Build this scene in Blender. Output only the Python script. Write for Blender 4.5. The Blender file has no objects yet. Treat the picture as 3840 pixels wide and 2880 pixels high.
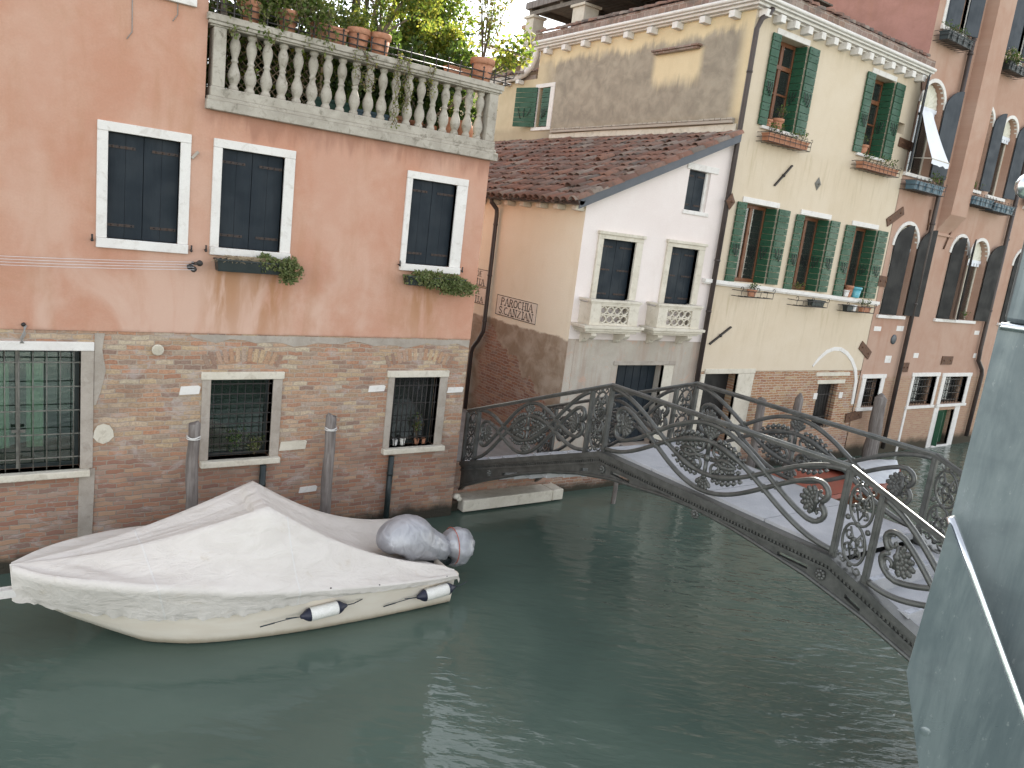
import bpy, bmesh, math, random
from math import sin, cos, pi, radians, sqrt, atan2, floor
from mathutils import Vector, Matrix, noise as mnoise
rnd = random.Random(11)
sc = bpy.context.scene
COL = sc.collection

# ------------------------------------------------------------------ camera numbers (measured from the photograph)
CAM = Vector((0, 0, 5.5)); FPX = 1653.0; PITCH = .196; ROLL = .1218; YAW = .9448
Fh = Vector((cos(YAW), sin(YAW), 0)); Rr = Vector((sin(YAW), -cos(YAW), 0)); Zu = Vector((0, 0, 1))
cF = Fh*cos(PITCH) - Zu*sin(PITCH); cU = Fh*sin(PITCH) + Zu*cos(PITCH)

# ------------------------------------------------------------------ material helper
class NT:
    def __init__(s, name):
        s.mat = bpy.data.materials.new(name); s.mat.use_nodes = True
        s.t = s.mat.node_tree; s.t.nodes.clear()
    def nd(s, typ, ins=None, **props):
        n = s.t.nodes.new(typ)
        for k, v in props.items(): setattr(n, k, v)
        for k, v in (ins or {}).items(): s.set(n.inputs[k], v)
        return n
    def set(s, sock, v):
        if isinstance(v, bpy.types.NodeSocket): s.t.links.new(v, sock)
        elif v is not None:
            if isinstance(v, (tuple, list)) and len(v) == 3 and sock.type == 'RGBA': v = (*v, 1)
            sock.default_value = v
    def pos(s): return s.nd('ShaderNodeNewGeometry').outputs['Position']
    def isl(s): return s.nd('ShaderNodeNewGeometry').outputs['Random Per Island']
    def sep(s, v): n = s.nd('ShaderNodeSeparateXYZ', {0: v}); return n.outputs[0], n.outputs[1], n.outputs[2]
    def comb(s, x=0, y=0, z=0): return s.nd('ShaderNodeCombineXYZ', {0: x, 1: y, 2: z}).outputs[0]
    def m(s, op, a, b=0.0, c=None, clamp=False):
        n = s.nd('ShaderNodeMath', operation=op, use_clamp=clamp); s.set(n.inputs[0], a); s.set(n.inputs[1], b)
        if c is not None: s.set(n.inputs[2], c)
        return n.outputs[0]
    def scale(s, v, sx, sy, sz):
        return s.nd('ShaderNodeVectorMath', {0: v, 1: (sx, sy, sz)}, operation='MULTIPLY').outputs[0]
    def addv(s, a, b): return s.nd('ShaderNodeVectorMath', {0: a, 1: b}, operation='ADD').outputs[0]
    def noise(s, v, sc_, det=3, ro=.55, dist=0.0):
        return s.nd('ShaderNodeTexNoise', {'Vector': v, 'Scale': sc_, 'Detail': det, 'Roughness': ro, 'Distortion': dist}).outputs[0]
    def wn(s, v): return s.nd('ShaderNodeTexWhiteNoise', {'Vector': v}, noise_dimensions='3D').outputs[0]
    def ramp(s, f, stops, interp='LINEAR'):
        n = s.nd('ShaderNodeValToRGB', {0: f}); cr = n.color_ramp; cr.interpolation = interp
        while len(cr.elements) < len(stops): cr.elements.new(.5)
        for e, (p, c) in zip(cr.elements, stops):
            e.position = p
            e.color = (c, c, c, 1) if not isinstance(c, (tuple, list)) else (*c[:3], 1)
        return n.outputs[0]
    def mr(s, v, a, b, c=0.0, d=1.0):
        n = s.nd('ShaderNodeMapRange', {0: v, 1: a, 2: b, 3: c, 4: d}, interpolation_type='SMOOTHSTEP'); return n.outputs[0]
    def mix(s, f, a, b, blend='MIX'):
        n = s.nd('ShaderNodeMix', data_type='RGBA', blend_type=blend); s.set(n.inputs[0], f); s.set(n.inputs[6], a); s.set(n.inputs[7], b)
        return n.outputs[2]
    def bump(s, h, st=.3, d=.02, nrm=None):
        n = s.nd('ShaderNodeBump', {'Strength': st, 'Distance': d, 'Height': h})
        if nrm is not None: s.set(n.inputs['Normal'], nrm)
        return n.outputs[0]
    def pr(s, col, rough=.8, nrm=None, metal=0.0, spec=.4, **kw):
        n = s.nd('ShaderNodeBsdfPrincipled'); s.set(n.inputs['Base Color'], col); s.set(n.inputs['Roughness'], rough)
        s.set(n.inputs['Metallic'], metal); s.set(n.inputs['Specular IOR Level'], spec)
        for k, v in kw.items(): s.set(n.inputs[k.replace('_', ' ')], v)
        if nrm is not None: s.set(n.inputs['Normal'], nrm)
        return n.outputs[0]
    def out(s, sh):
        o = s.nd('ShaderNodeOutputMaterial'); s.t.links.new(sh, o.inputs[0]); return s.mat

def simple(name, a, b, rough=.7, ns=6, bst=.15, metal=0.0, spec=.4, fine=60):
    n = NT(name); p = n.pos()
    f = n.noise(p, ns, 4, .6)
    c = n.mix(n.mr(f, .35, .65), a, b)
    g = n.noise(p, fine, 2)
    c = n.mix(n.mr(g, .3, .75, 0, .25), c, (a[0]*.55, a[1]*.55, a[2]*.55))
    return n.out(n.pr(c, n.mr(f, .3, .7, rough-.07, rough+.07), n.bump(n.m('ADD', f, n.m('MULTIPLY', g, .4)), bst, .01), metal, spec))

def uv2(n, axis):
    x, y, z = n.sep(n.pos())
    return (x if axis == 'x' else y), z

def stucco_col(n, axis, a, b, stain, lo=.45, hi=.75, amt=.7, streak_amt=.45):
    """blotched, streaked lime plaster"""
    u, z = uv2(n, axis); v = n.comb(u, z, 0)
    big = n.noise(v, .55, 5, .62, .3); mid = n.noise(v, 2.3, 5, .65, .4)
    c = n.mix(n.mr(n.m('ADD', n.m('MULTIPLY', big, .65), n.m('MULTIPLY', mid, .35)), .36, .64), a, b)
    st = n.noise(n.scale(v, 2.2, .28, 1), 1.3, 5, .6, .2)
    c = n.mix(n.mr(st, lo, hi, 0, streak_amt), c, stain)
    bl = n.noise(n.addv(v, (7.3, 3.1, 0)), .9, 6, .7, .8)
    c = n.mix(n.mr(bl, .55, .72, 0, amt*.5), c, stain)
    fine = n.noise(v, 38, 4, .7)
    c = n.mix(n.mr(fine, .3, .7, 0, .16), c, tuple(q*.6 for q in a))
    return c, fine, mid, u, z, v

def brick_cols(n, u, z, pal, mortar, bw=.235, bh=.066, wob=.02):
    v = n.comb(u, z, 0)
    d1 = n.noise(v, 5.0, 2); d2 = n.noise(n.addv(v, (11, 5, 0)), 5.0, 2)
    u2 = n.m('ADD', u, n.m('MULTIPLY', n.m('SUBTRACT', d1, .5), wob*3))
    z2 = n.m('ADD', z, n.m('MULTIPLY', n.m('SUBTRACT', d2, .5), wob*3.4))
    vz = n.m('DIVIDE', z2, bh); row = n.m('FLOOR', vz); fv = n.m('SUBTRACT', vz, row)
    off = n.m('ADD', n.m('MULTIPLY', n.m('MODULO', row, 2), .5), n.m('MULTIPLY', n.wn(n.comb(row, 3.3, 1.7)), .33))
    uu = n.m('ADD', n.m('DIVIDE', u2, bw), off); col = n.m('FLOOR', uu); fu = n.m('SUBTRACT', uu, col)
    idv = n.comb(col, row, 0); rid = n.wn(idv)
    du = n.m('MULTIPLY', n.m('MINIMUM', fu, n.m('SUBTRACT', 1.0, fu)), bw)
    dv = n.m('MULTIPLY', n.m('MINIMUM', fv, n.m('SUBTRACT', 1.0, fv)), bh)
    d = n.m('MINIMUM', du, dv)
    ed = n.noise(v, 26, 3, .7)
    d = n.m('ADD', d, n.m('MULTIPLY', n.m('SUBTRACT', ed, .5), .020))
    face = n.mr(d, .0045, .0105)
    bc = n.ramp(rid, pal)
    fine = n.noise(v, 30, 4, .75)
    bc = n.mix(n.mr(fine, .35, .75, 0, .5), bc, (.09, .055, .04))
    return n.mix(face, mortar, bc), face, rid, fine, v

def brick_mat(name, axis, pal, pal_low, zlow, mortar, salt=.5, salt_col=(.42, .36, .33), wet=.24, bh=.071, bw=.245):
    n = NT(name); u, z = uv2(n, axis)
    c, face, rid, fine, v = brick_cols(n, u, z, pal, mortar, bw, bh)
    c2 = n.mix(face, tuple(q*.8 for q in mortar), n.ramp(n.m('FRACT', n.m('ADD', rid, .37)), pal_low))
    big = n.noise(v, .8, 4, .6)
    c = n.mix(n.mr(n.m('ADD', z, n.m('MULTIPLY', n.m('SUBTRACT', big, .5), 1.6)), zlow-.25, zlow+.35), c2, c)
    sa = n.noise(n.addv(n.scale(v, 1, 1.8, 1), (3, 9, 0)), 2.1, 6, .72, .5)
    c = n.mix(n.mr(sa, .53, .66, 0, salt), c, salt_col)
    di = n.noise(n.addv(v, (31, 2, 0)), 1.1, 5, .65, .4)
    c = n.mix(n.mr(di, .5, .7, 0, .42), c, (.16, .12, .095))
    wz = n.m('ADD', z, n.m('MULTIPLY', n.m('SUBTRACT', n.noise(v, 3.0, 4), .5), .35))
    c = n.mix(n.mr(wz, wet+.12, wet-.12), c, (.045, .04, .03))
    h = n.m('ADD', n.m('MULTIPLY', face, .7), n.m('MULTIPLY', fine, .35))
    return n.out(n.pr(c, .85, n.bump(h, .55, .012), spec=.25))

PAL_OLD = [(0, (.37, .25, .165)), (.14, (.52, .39, .25)), (.26, (.38, .20, .13)), (.42, (.45, .295, .195)), (.56, (.28, .185, .145)), (.70, (.53, .44, .32)), (.84, (.46, .24, .145)), (1, (.41, .335, .27))]
PAL_RED = [(0, (.28, .14, .095)), (.2, (.37, .195, .125)), (.38, (.25, .13, .10)), (.55, (.41, .26, .17)), (.72, (.31, .17, .12)), (.88, (.36, .245, .185)), (1, (.24, .15, .12))]
PAL_YEL = [(0, (.36, .19, .11)), (.2, (.42, .25, .13)), (.45, (.34, .155, .085)), (.7, (.40, .22, .12)), (.9, (.46, .33, .19)), (1, (.31, .15, .1))]

# ------------------------------------------------------------------ mesh helper
ORG = {}
class MB:
    def __init__(s): s.v = []; s.f = []; s.mi = []; s.sm = []
    def add(s, vs, fs, m=0, smooth=False):
        b = len(s.v); s.v.extend([tuple(p) for p in vs])
        for f in fs: s.f.append([b+i for i in f]); s.mi.append(m); s.sm.append(smooth)
        return s
    def box(s, x0, x1, y0, y1, z0, z1, m=0):
        x0, x1 = sorted((x0, x1)); y0, y1 = sorted((y0, y1)); z0, z1 = sorted((z0, z1))
        return s.add([(x0, y0, z0), (x1, y0, z0), (x1, y1, z0), (x0, y1, z0), (x0, y0, z1), (x1, y0, z1), (x1, y1, z1), (x0, y1, z1)],
              [(3, 2, 1, 0), (4, 5, 6, 7), (0, 1, 5, 4), (1, 2, 6, 5), (2, 3, 7, 6), (3, 0, 4, 7)], m)
    def obox(s, c, ax, ay, az, hx, hy, hz, m=0):
        """oriented box: centre, three unit axes, half sizes"""
        c = Vector(c); ax = Vector(ax).normalized()*hx; ay = Vector(ay).normalized()*hy; az = Vector(az).normalized()*hz
        vs = [c+i*ax+j*ay+k*az for k in (-1, 1) for (i, j) in ((-1, -1), (1, -1), (1, 1), (-1, 1))]
        return s.add(vs, [(3, 2, 1, 0), (4, 5, 6, 7), (0, 1, 5, 4), (1, 2, 6, 5), (2, 3, 7, 6), (3, 0, 4, 7)], m)
    def bar(s, p, q, w, t, up=(0, 0, 1), m=0):
        p = Vector(p); q = Vector(q); d = q-p; L = d.length; d.normalize()
        sd = d.cross(Vector(up)); sd = sd.normalized() if sd.length > 1e-5 else Vector((1, 0, 0))
        u = sd.cross(d)
        return s.obox((p+q)/2, d, sd, u, L/2, w/2, t/2, m)
    def tube(s, pts, r, n=6, m=0, cap=True, closed=False, flat=None, smooth=True):
        """sweep; r number or list; flat=(dir, k): ring squashed by k along dir"""
        pts = [Vector(p) for p in pts]; N = len(pts)
        rs = r if isinstance(r, (list, tuple)) else [r]*N
        vs = []; prev = None
        for i, p in enumerate(pts):
            a = pts[i-1] if i > 0 else (pts[-1] if closed else pts[0]); b = pts[(i+1) % N] if (i < N-1 or closed) else pts[-1]
            t = (b-a); t = t.normalized() if t.length > 1e-9 else Vector((0, 0, 1))
            if prev is None:
                ref = Vector((0, 0, 1)) if abs(t.z) < .9 else Vector((1, 0, 0)); nx = t.cross(ref).normalized()
            else:
                nx = prev - t*prev.dot(t); nx = nx.normalized() if nx.length > 1e-6 else t.orthogonal().normalized()
            prev = nx; ny = t.cross(nx)
            for k in range(n):
                a_ = 2*pi*k/n; o = (nx*cos(a_)+ny*sin(a_))*rs[i]
                if flat: fd = Vector(flat[0]); o = o + fd*(o.dot(fd)*(flat[1]-1))
                vs.append(p+o)
        fs = []
        for i in range(N if closed else N-1):
            for k in range(n):
                j = (i+1) % N; fs.append((i*n+k, i*n+(k+1) % n, j*n+(k+1) % n, j*n+k))
        if cap and not closed: fs.append(tuple(range(n-1, -1, -1))); fs.append(tuple((N-1)*n+k for k in range(n)))
        return s.add(vs, fs, m, smooth)
    def lathe(s, prof, c, n=16, m=0, smooth=True, axis=None):
        c = Vector(c); vs = []; fs = []
        M = Vector((0, 0, 1)).rotation_difference(Vector(axis)).to_matrix() if axis else Matrix.Identity(3)
        for (r, z) in prof:
            for k in range(n): a = 2*pi*k/n; vs.append(c+M@Vector((r*cos(a), r*sin(a), z)))
        for i in range(len(prof)-1):
            for k in range(n): fs.append((i*n+k, i*n+(k+1) % n, (i+1)*n+(k+1) % n, (i+1)*n+k))
        fs.append(tuple(range(n-1, -1, -1))); fs.append(tuple((len(prof)-1)*n+k for k in range(n)))
        return s.add(vs, fs, m, smooth)
    def ball(s, c, rx, ry=None, rz=None, n=8, m=0, rot=None):
        ry = rx if ry is None else ry; rz = rx if rz is None else rz; c = Vector(c); vs = [];
        h = n//2
        for i in range(h+1):
            th = pi*i/h
            for k in range(n):
                a = 2*pi*k/n; o = Vector((rx*sin(th)*cos(a), ry*sin(th)*sin(a), rz*cos(th)))
                if rot is not None: o = rot@o
                vs.append(c+o)
        fs = [(i*n+k, (i+1)*n+k, (i+1)*n+(k+1) % n, i*n+(k+1) % n) for i in range(h) for k in range(n)]
        return s.add(vs, fs, m, True)
    def grid(s, rows, m=0, smooth=True, flip=False):
        R = len(rows); Cn = len(rows[0]); vs = [p for r in rows for p in r]
        fs = [((i*Cn+j, i*Cn+j+1, (i+1)*Cn+j+1, (i+1)*Cn+j)[::-1] if flip else (i*Cn+j, i*Cn+j+1, (i+1)*Cn+j+1, (i+1)*Cn+j)) for i in range(R-1) for j in range(Cn-1)]
        return s.add(vs, fs, m, smooth)
    def plate(s, outline, holes, fmap, thick, m=0, m_side=None, back=True, sides=True, jit=0.0):
        """flat sheet with holes: outline/holes 2-D loops, fmap(u,v)->Vector front point, thick: vector to the back"""
        bm = bmesh.new(); loops = []
        th = Vector(thick)
        for lp in [outline]+list(holes):
            vs = [bm.verts.new((p[0], p[1], 0)) for p in lp]; loops.append(vs)
            for i in range(len(vs)): bm.edges.new((vs[i], vs[(i+1) % len(vs)]))
        bmesh.ops.triangle_fill(bm, use_beauty=True, use_dissolve=False, edges=bm.edges[:])
        bm.verts.index_update()
        P = [fmap(v.co.x, v.co.y) for v in bm.verts]
        fr = []
        for f in bm.faces:
            ids = [v.index for v in f.verts]
            nn = (P[ids[1]]-P[ids[0]]).cross(P[ids[2]]-P[ids[0]])
            if nn.dot(th) > 0: ids.reverse()
            fr.append(ids)
        s.add(P, fr, m)
        if back: s.add([p+th for p in P], [f[::-1] for f in fr], m)
        ms = m if m_side is None else m_side
        for li, lp in enumerate(loops):
            if li == 0 and not sides: continue
            A = [fmap(v.co.x, v.co.y) for v in lp]; k = len(A)
            ar = sum(lp[i].co.x*lp[(i+1) % k].co.y-lp[(i+1) % k].co.x*lp[i].co.y for i in range(k))
            e1 = fmap(1, 0)-fmap(0, 0); e2 = fmap(0, 1)-fmap(0, 0)
            sgn = (ar > 0) ^ (li > 0) ^ (e1.cross(e2).dot(th) > 0)
            fs = [((i, i+k, (i+1) % k+k, (i+1) % k) if sgn else (i, (i+1) % k, (i+1) % k+k, i+k)) for i in range(k)]
            s.add(A+[p+th for p in A], fs, ms)
        bm.free(); return s
    def leaf(s, p, d, up, L, W, m=0):
        p = Vector(p); d = Vector(d).normalized(); sd = d.cross(Vector(up)); sd = sd.normalized() if sd.length > 1e-4 else d.orthogonal().normalized()
        nn = sd.cross(d)
        return s.add([p, p+d*L*.45+sd*W*.5+nn*L*.06, p+d*L, p+d*L*.45-sd*W*.5+nn*L*.06], [(0, 1, 2, 3)], m)
    def build(s, name, mats, parent=None, bevel=0.0, loc=None):
        me = bpy.data.meshes.new(name); mats = mats if isinstance(mats, (list, tuple)) else [mats]
        org = Vector(ORG[parent.name]) if parent is not None else Vector(loc or (0, 0, 0))
        me.from_pydata([tuple(Vector(p)-org) for p in s.v], [], s.f)
        for mt in mats: me.materials.append(mt)
        me.polygons.foreach_set('material_index', s.mi); me.polygons.foreach_set('use_smooth', s.sm)
        me.update()
        o = bpy.data.objects.new(name, me); COL.objects.link(o)
        if parent is not None: o.parent = parent
        else: o.location = org
        ORG[o.name] = tuple(org)
        if bevel:
            b = o.modifiers.new('bevel', 'BEVEL'); b.width = bevel; b.segments = 2; b.limit_method = 'ANGLE'
        return o

def tag(o, label=None, cat=None, group=None, kind=None):
    if label: o['label'] = label
    if cat: o['category'] = cat
    if group: o['group'] = group
    if kind: o['kind'] = kind
    return o
def thing(name, label, cat, loc=(0, 0, 0), group=None):
    o = bpy.data.objects.new(name, None); COL.objects.link(o); o.location = loc; o.empty_display_size = .2
    ORG[o.name] = tuple(loc); return tag(o, label, cat, group)
def copy_tree(o, parent=None):
    c = o.copy(); COL.objects.link(c); c.parent = parent; ORG[c.name] = ORG[o.name]
    for ch in list(o.children): copy_tree(ch, c)
    return c
FX = lambda y0: (lambda u, v: Vector((u, y0, v)))        # facade facing -y
FY = lambda x0: (lambda u, v: Vector((x0, u, v)))        # side wall facing -x
def rect(x0, x1, z0, z1): return [(x0, z0), (x1, z0), (x1, z1), (x0, z1)]
def archp(x0, x1, z0, zs, n=12):
    """arched opening: straight to spring line zs, then half round"""
    r = (x1-x0)/2; c = (x0+x1)/2
    return [(x0, z0), (x1, z0)]+[(c+r*cos(pi*k/n), zs+r*sin(pi*k/n)) for k in range(0, n+1)]

# ------------------------------------------------------------------ materials
def mk_pink():
    n = NT('pink_stucco')
    c, fine, mid, u, z, v = stucco_col(n, 'x', (.485, .25, .17), (.535, .325, .24), (.41, .215, .125), .5, .75, .8, .5)
    pale = n.noise(n.addv(n.scale(v, 1.2, .5, 1), (5, 1, 0)), .8, 5, .6, .5)
    low = n.mr(z, 5.4, 3.6)
    c = n.mix(n.m('MULTIPLY', n.mr(pale, .42, .62, 0, .75), n.m('ADD', .35, n.m('MULTIPLY', low, .65))), c, (.575, .40, .32))
    # damp drip under the terrace base
    dr = n.noise(n.scale(v, 3.0, .6, 1), 1.6, 4, .6, .4)
    dm = n.m('MULTIPLY', n.mr(n.m('ADD', z, n.m('MULTIPLY', dr, .9)), 6.75, 7.1), n.mr(u, 2.5, 2.9))
    c = n.mix(n.m('MULTIPLY', dm, .55), c, (.27, .13, .09))
    # rusty runs below the flower boxes
    for (cx, w) in ((3.1, .45), (3.75, .5), (6.45, .5)):
        g = n.m('MULTIPLY', n.mr(n.m('ABSOLUTE', n.m('SUBTRACT', u, cx)), w, w*.2), n.m('MULTIPLY', n.mr(z, 4.75, 4.4), n.mr(z, 3.2, 4.2, .35, 1)))
        c = n.mix(n.m('MULTIPLY', g, n.mr(dr, .36, .6, 0, .75)), c, (.36, .18, .085))
    c = n.mix(n.mr(n.m('ADD', z, n.m('MULTIPLY', mid, .12)), 3.56, 3.5, 0, .6), c, (.30, .17, .12))
    return n.out(n.pr(c, .9, n.bump(n.m('ADD', fine, n.m('MULTIPLY', mid, .8)), .25, .012), spec=.2))
M_pink = mk_pink()
M_brick_pink = brick_mat('old_brick', 'x', PAL_OLD, PAL_RED, 1.55, (.36, .29, .23), .6)
M_brick_yel = brick_mat('orange_brick', 'x', PAL_YEL, PAL_RED, .9, (.47, .40, .32), .35)
def mk_white():
    n = NT('white_stucco')
    c, fine, mid, u, z, v = stucco_col(n, 'x', (.72, .635, .60), (.76, .685, .65), (.59, .51, .45), .55, .8, .3, .25)
    return n.out(n.pr(c, .9, n.bump(fine, .2, .008), spec=.2))
M_white = mk_white()
def mk_cement():
    n = NT('grey_cement')
    c, fine, mid, u, z, v = stucco_col(n, 'x', (.40, .355, .30), (.50, .45, .39), (.34, .235, .18), .45, .62, .6, .5)
    pk = n.noise(n.addv(v, (4, 4, 0)), 2.4, 5, .7, 1.2)
    c = n.mix(n.mr(pk, .57, .62, 0, .55), c, (.50, .33, .25))
    bk, face, rid, bf, _ = brick_cols(n, u, z, PAL_RED, (.36, .30, .25), .24, .068)
    lo_ = n.m('ADD', z, n.m('MULTIPLY', n.m('SUBTRACT', n.noise(v, 1.4, 5, .65), .5), 1.5))
    c = n.mix(n.mr(lo_, .55, .45), c, bk)
    c = n.mix(n.mr(n.m('ADD', z, n.m('MULTIPLY', mid, .3)), .42, .2), c, (.05, .045, .032))
    return n.out(n.pr(c, .9, n.bump(n.m('ADD', fine, mid), .4, .015), spec=.2))
M_cement = mk_cement()
def mk_side():
    n = NT('peeling_side_wall')
    c, fine, mid, u, z, v = stucco_col(n, 'y', (.76, .675, .53), (.79, .715, .58), (.66, .55, .40), .5, .8, .4, .35)
    cem = n.mix(n.mr(mid, .35, .65), (.27, .20, .14), (.40, .33, .26))
    bk, face, rid, bf, _ = brick_cols(n, u, z, PAL_RED, (.33, .27, .22), .24, .068)
    sa = n.noise(v, 2.6, 5, .7, .4)
    bk = n.mix(n.mr(sa, .5, .65, 0, .5), bk, (.40, .33, .28))
    nz = n.noise(n.addv(v, (2, 8, 0)), 1.7, 5, .65, .5)
    line = n.m('ADD', n.m('MULTIPLY', n.m('SUBTRACT', u, 15.1), .55), 3.15)      # z below which the brick shows
    bz = n.m('SUBTRACT', n.m('ADD', z, n.m('MULTIPLY', n.m('SUBTRACT', nz, .5), 1.2)), line)
    bmask = n.mr(bz, .03, -.03)
    bmask = n.m('MULTIPLY', bmask, n.mr(n.m('ADD', u, n.m('MULTIPLY', nz, 1.2)), 16.3, 16.0))
    low = n.mix(bmask, cem, bk)
    c = n.mix(n.mr(n.m('ADD', z, n.m('MULTIPLY', n.m('SUBTRACT', nz, .5), .25)), 3.38, 3.44), low, c)
    h = n.m('ADD', n.m('MULTIPLY', fine, .4), n.m('MULTIPLY', n.m('SUBTRACT', 1.0, bmask), .8))
    h = n.m('ADD', h, n.m('MULTIPLY', face, n.m('MULTIPLY', bmask, .4)))
    return n.out(n.pr(c, .9, n.bump(h, .5, .02), spec=.2))
M_side = mk_side()
def mk_yellow():
    n = NT('yellow_stucco')
    c, fine, mid, u, z, v = stucco_col(n, 'x', (.59, .49, .365), (.63, .535, .415), (.51, .41, .29), .52, .8, .3, .3)
    dr = n.noise(n.scale(v, 4.0, .4, 1), 1.5, 5, .65, .2)
    for zt in (4.75, 8.35):
        g = n.m('MULTIPLY', n.mr(z, zt, zt-.25), n.mr(z, zt-2.0, zt-.3))
        c = n.mix(n.m('MULTIPLY', g, n.mr(dr, .5, .68, 0, .5)), c, (.42, .34, .22))
    c = n.mix(n.m('MULTIPLY', n.mr(z, 10.2, 10.9), n.mr(dr, .42, .66, 0, .5)), c, (.45, .38, .27))
    return n.out(n.pr(c, .9, n.bump(fine, .18, .008), spec=.2))
M_yellow = mk_yellow()
def mk_dirty():
    n = NT('weathered_grey_stucco')
    c, fine, mid, u, z, v = stucco_col(n, 'y', (.64, .52, .33), (.70, .58, .38), (.55, .44, .28), .5, .8, .4, .35)
    st = n.noise(n.scale(v, 3.2, .35, 1), 1.4, 6, .65, .3); bl = n.noise(v, .8, 5, .6, .6)
    grey = n.mix(n.mr(mid, .3, .7), (.25, .215, .17), (.37, .32, .25))
    g = n.m('ADD', n.m('MULTIPLY', st, .5), n.m('MULTIPLY', bl, .6))
    m_ = n.mr(n.m('ADD', g, n.mr(z, 11.0, 10.1, -.24, .22)), .42, .64)
    m_ = n.m('MULTIPLY', m_, n.mr(u, 20.4, 19.2, .3, 1))
    m_ = n.m('MULTIPLY', m_, n.mr(u, 12.35, 12.75))
    cl = n.m('MULTIPLY', n.m('MULTIPLY', n.mr(u, 13.6, 13.85), n.mr(u, 15.45, 15.2)), n.m('MULTIPLY', n.mr(z, 10.36, 10.26), n.mr(n.m('ADD', z, n.m('MULTIPLY', st, .8)), 9.75, 10.2)))
    m_ = n.m('MULTIPLY', m_, n.m('SUBTRACT', 1.0, cl))
    c = n.mix(m_, c, grey)
    c = n.mix(n.mr(n.m('ADD', z, n.m('MULTIPLY', mid, .3)), 8.95, 8.7, 0, .5), c, (.30, .24, .17))
    return n.out(n.pr(c, .92, n.bump(n.m('ADD', fine, mid), .3, .012), spec=.2))
M_dirty = mk_dirty()
def mk_rose(nm='rose_stucco', axis='x', a=(.405, .25, .185), b=(.455, .31, .24)):
    n = NT(nm)
    c, fine, mid, u, z, v = stucco_col(n, axis, a, b, (.36, .18, .115), .5, .75, .5, .45)
    if axis == 'x':
        bk, face, rid, bf, _ = brick_cols(n, u, z, PAL_YEL, (.40, .31, .25), .24, .068)
        bk = n.mix(.55, bk, (.38, .26, .19))
        c = n.mix(n.mr(n.m('ADD', z, n.m('MULTIPLY', mid, .35)), 2.75, 2.6), c, bk)
        c = n.mix(n.mr(n.m('ADD', z, n.m('MULTIPLY', mid, .3)), .65, .35), c, (.06, .05, .035))
    return n.out(n.pr(c, .9, n.bump(n.m('ADD', fine, mid), .25, .012), spec=.2))
M_rose = mk_rose()
M_roseside = mk_rose('brown_rose_stucco', 'y', (.30, .155, .12), (.42, .22, .18))
def mk_stone(nm, a, b, dirt, dz=.6):
    n = NT(nm); p = n.pos()
    f = n.noise(p, 3.0, 5, .65, .3); g = n.noise(n.addv(p, (3, 8, 1)), 7.0, 6, .72, .6); fine = n.noise(p, 70, 3, .7)
    c = n.mix(n.mr(f, .35, .65), a, b)
    c = n.mix(n.mr(g, .5, .7, 0, dz), c, dirt)
    c = n.mix(n.mr(fine, .35, .75, 0, .25), c, tuple(q*.7 for q in a))
    return n.out(n.pr(c, .75, n.bump(n.m('ADD', g, n.m('MULTIPLY', fine, .5)), .25, .01), spec=.3))
M_stone = mk_stone('white_istrian_stone', (.68, .645, .61), (.73, .70, .665), (.45, .40, .345), .5)
M_stoneg = mk_stone('weathered_grey_stone', (.34, .305, .255), (.44, .40, .34), (.14, .12, .09), .8)
M_stoned = mk_stone('brownish_jamb_stone', (.33, .285, .24), (.41, .36, .31), (.24, .20, .165), .6)
M_stonec = mk_stone('cream_stone', (.56, .51, .42), (.64, .59, .50), (.36, .31, .24), .6)
def mk_deck():
    n = NT('pale_paving_stone'); p = n.pos()
    f = n.noise(p, 2.0, 5, .6); fine = n.noise(p, 120, 2, .8)
    c = n.mix(n.mr(f, .35, .65), (.36, .365, .38), (.43, .43, .44))
    c = n.mix(n.mr(fine, .4, .7, 0, .4), c, (.21, .21, .21))
    return n.out(n.pr(c, .8, n.bump(fine, .2, .004)))
M_deck = mk_deck()
def mk_wood(nm, a, b, rough=.55, sx=1, sy=1, sz=.08, worn=None):
    n = NT(nm); p = n.pos(); q = n.scale(p, sx, sy, sz)
    f = n.noise(q, 22, 5, .65, .2); g = n.noise(p, 3, 3)
    c = n.mix(n.mr(f, .3, .7), a, b); c = n.mix(n.mr(g, .4, .7, 0, .3), c, tuple(x*.7 for x in a))
    if worn: c = n.mix(n.mr(n.noise(n.scale(p, 1, 1, .35), 9, 6, .75, .5), .66, .74, 0, .6), c, worn)
    return n.out(n.pr(c, n.mr(g, .3, .7, rough-.08, rough+.1), n.bump(f, .2, .006), spec=.27))
M_navy = mk_wood('navy_painted_wood', (.0085, .0145, .0215), (.012, .0195, .027), .55, worn=(.03, .034, .036))
M_black = mk_wood('black_brown_painted_wood', (.012, .0115, .0115), (.019, .018, .0175), .55)
M_slate = mk_wood('slate_blue_painted_wood', (.030, .038, .048), (.042, .050, .060), .5)
M_green = mk_wood('green_painted_wood', (.018, .068, .036), (.024, .084, .045), .45, worn=(.045, .11, .07))
M_brownwood = mk_wood('varnished_brown_wood', (.13, .05, .023), (.19, .078, .036), .35)
M_pile = mk_wood('weathered_pile_wood', (.125, .105, .095), (.24, .215, .20), .85, 1, 1, .06)
M_deckwood = mk_wood('grey_deck_wood', (.115, .10, .085), (.19, .165, .14), .8, .1, 1, 1)
M_iron = simple('dark_iron', (.030, .027, .027), (.05, .042, .038), .5, 9, .2, .3)
M_strap = simple('dark_strap_iron', (.035, .030, .030), (.075, .048, .036), .6, 25, .2, .2)
M_rust = simple('rusty_iron', (.10, .050, .032), (.16, .085, .05), .75, 14, .3, .2)
M_barold = simple('old_iron_bars', (.13, .125, .11), (.20, .19, .165), .6, 11, .2, .3)
M_bridge = simple('grey_painted_cast_iron', (.082, .083, .078), (.118, .119, .111), .40, 7, .3, .35, .5, 45)
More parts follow.
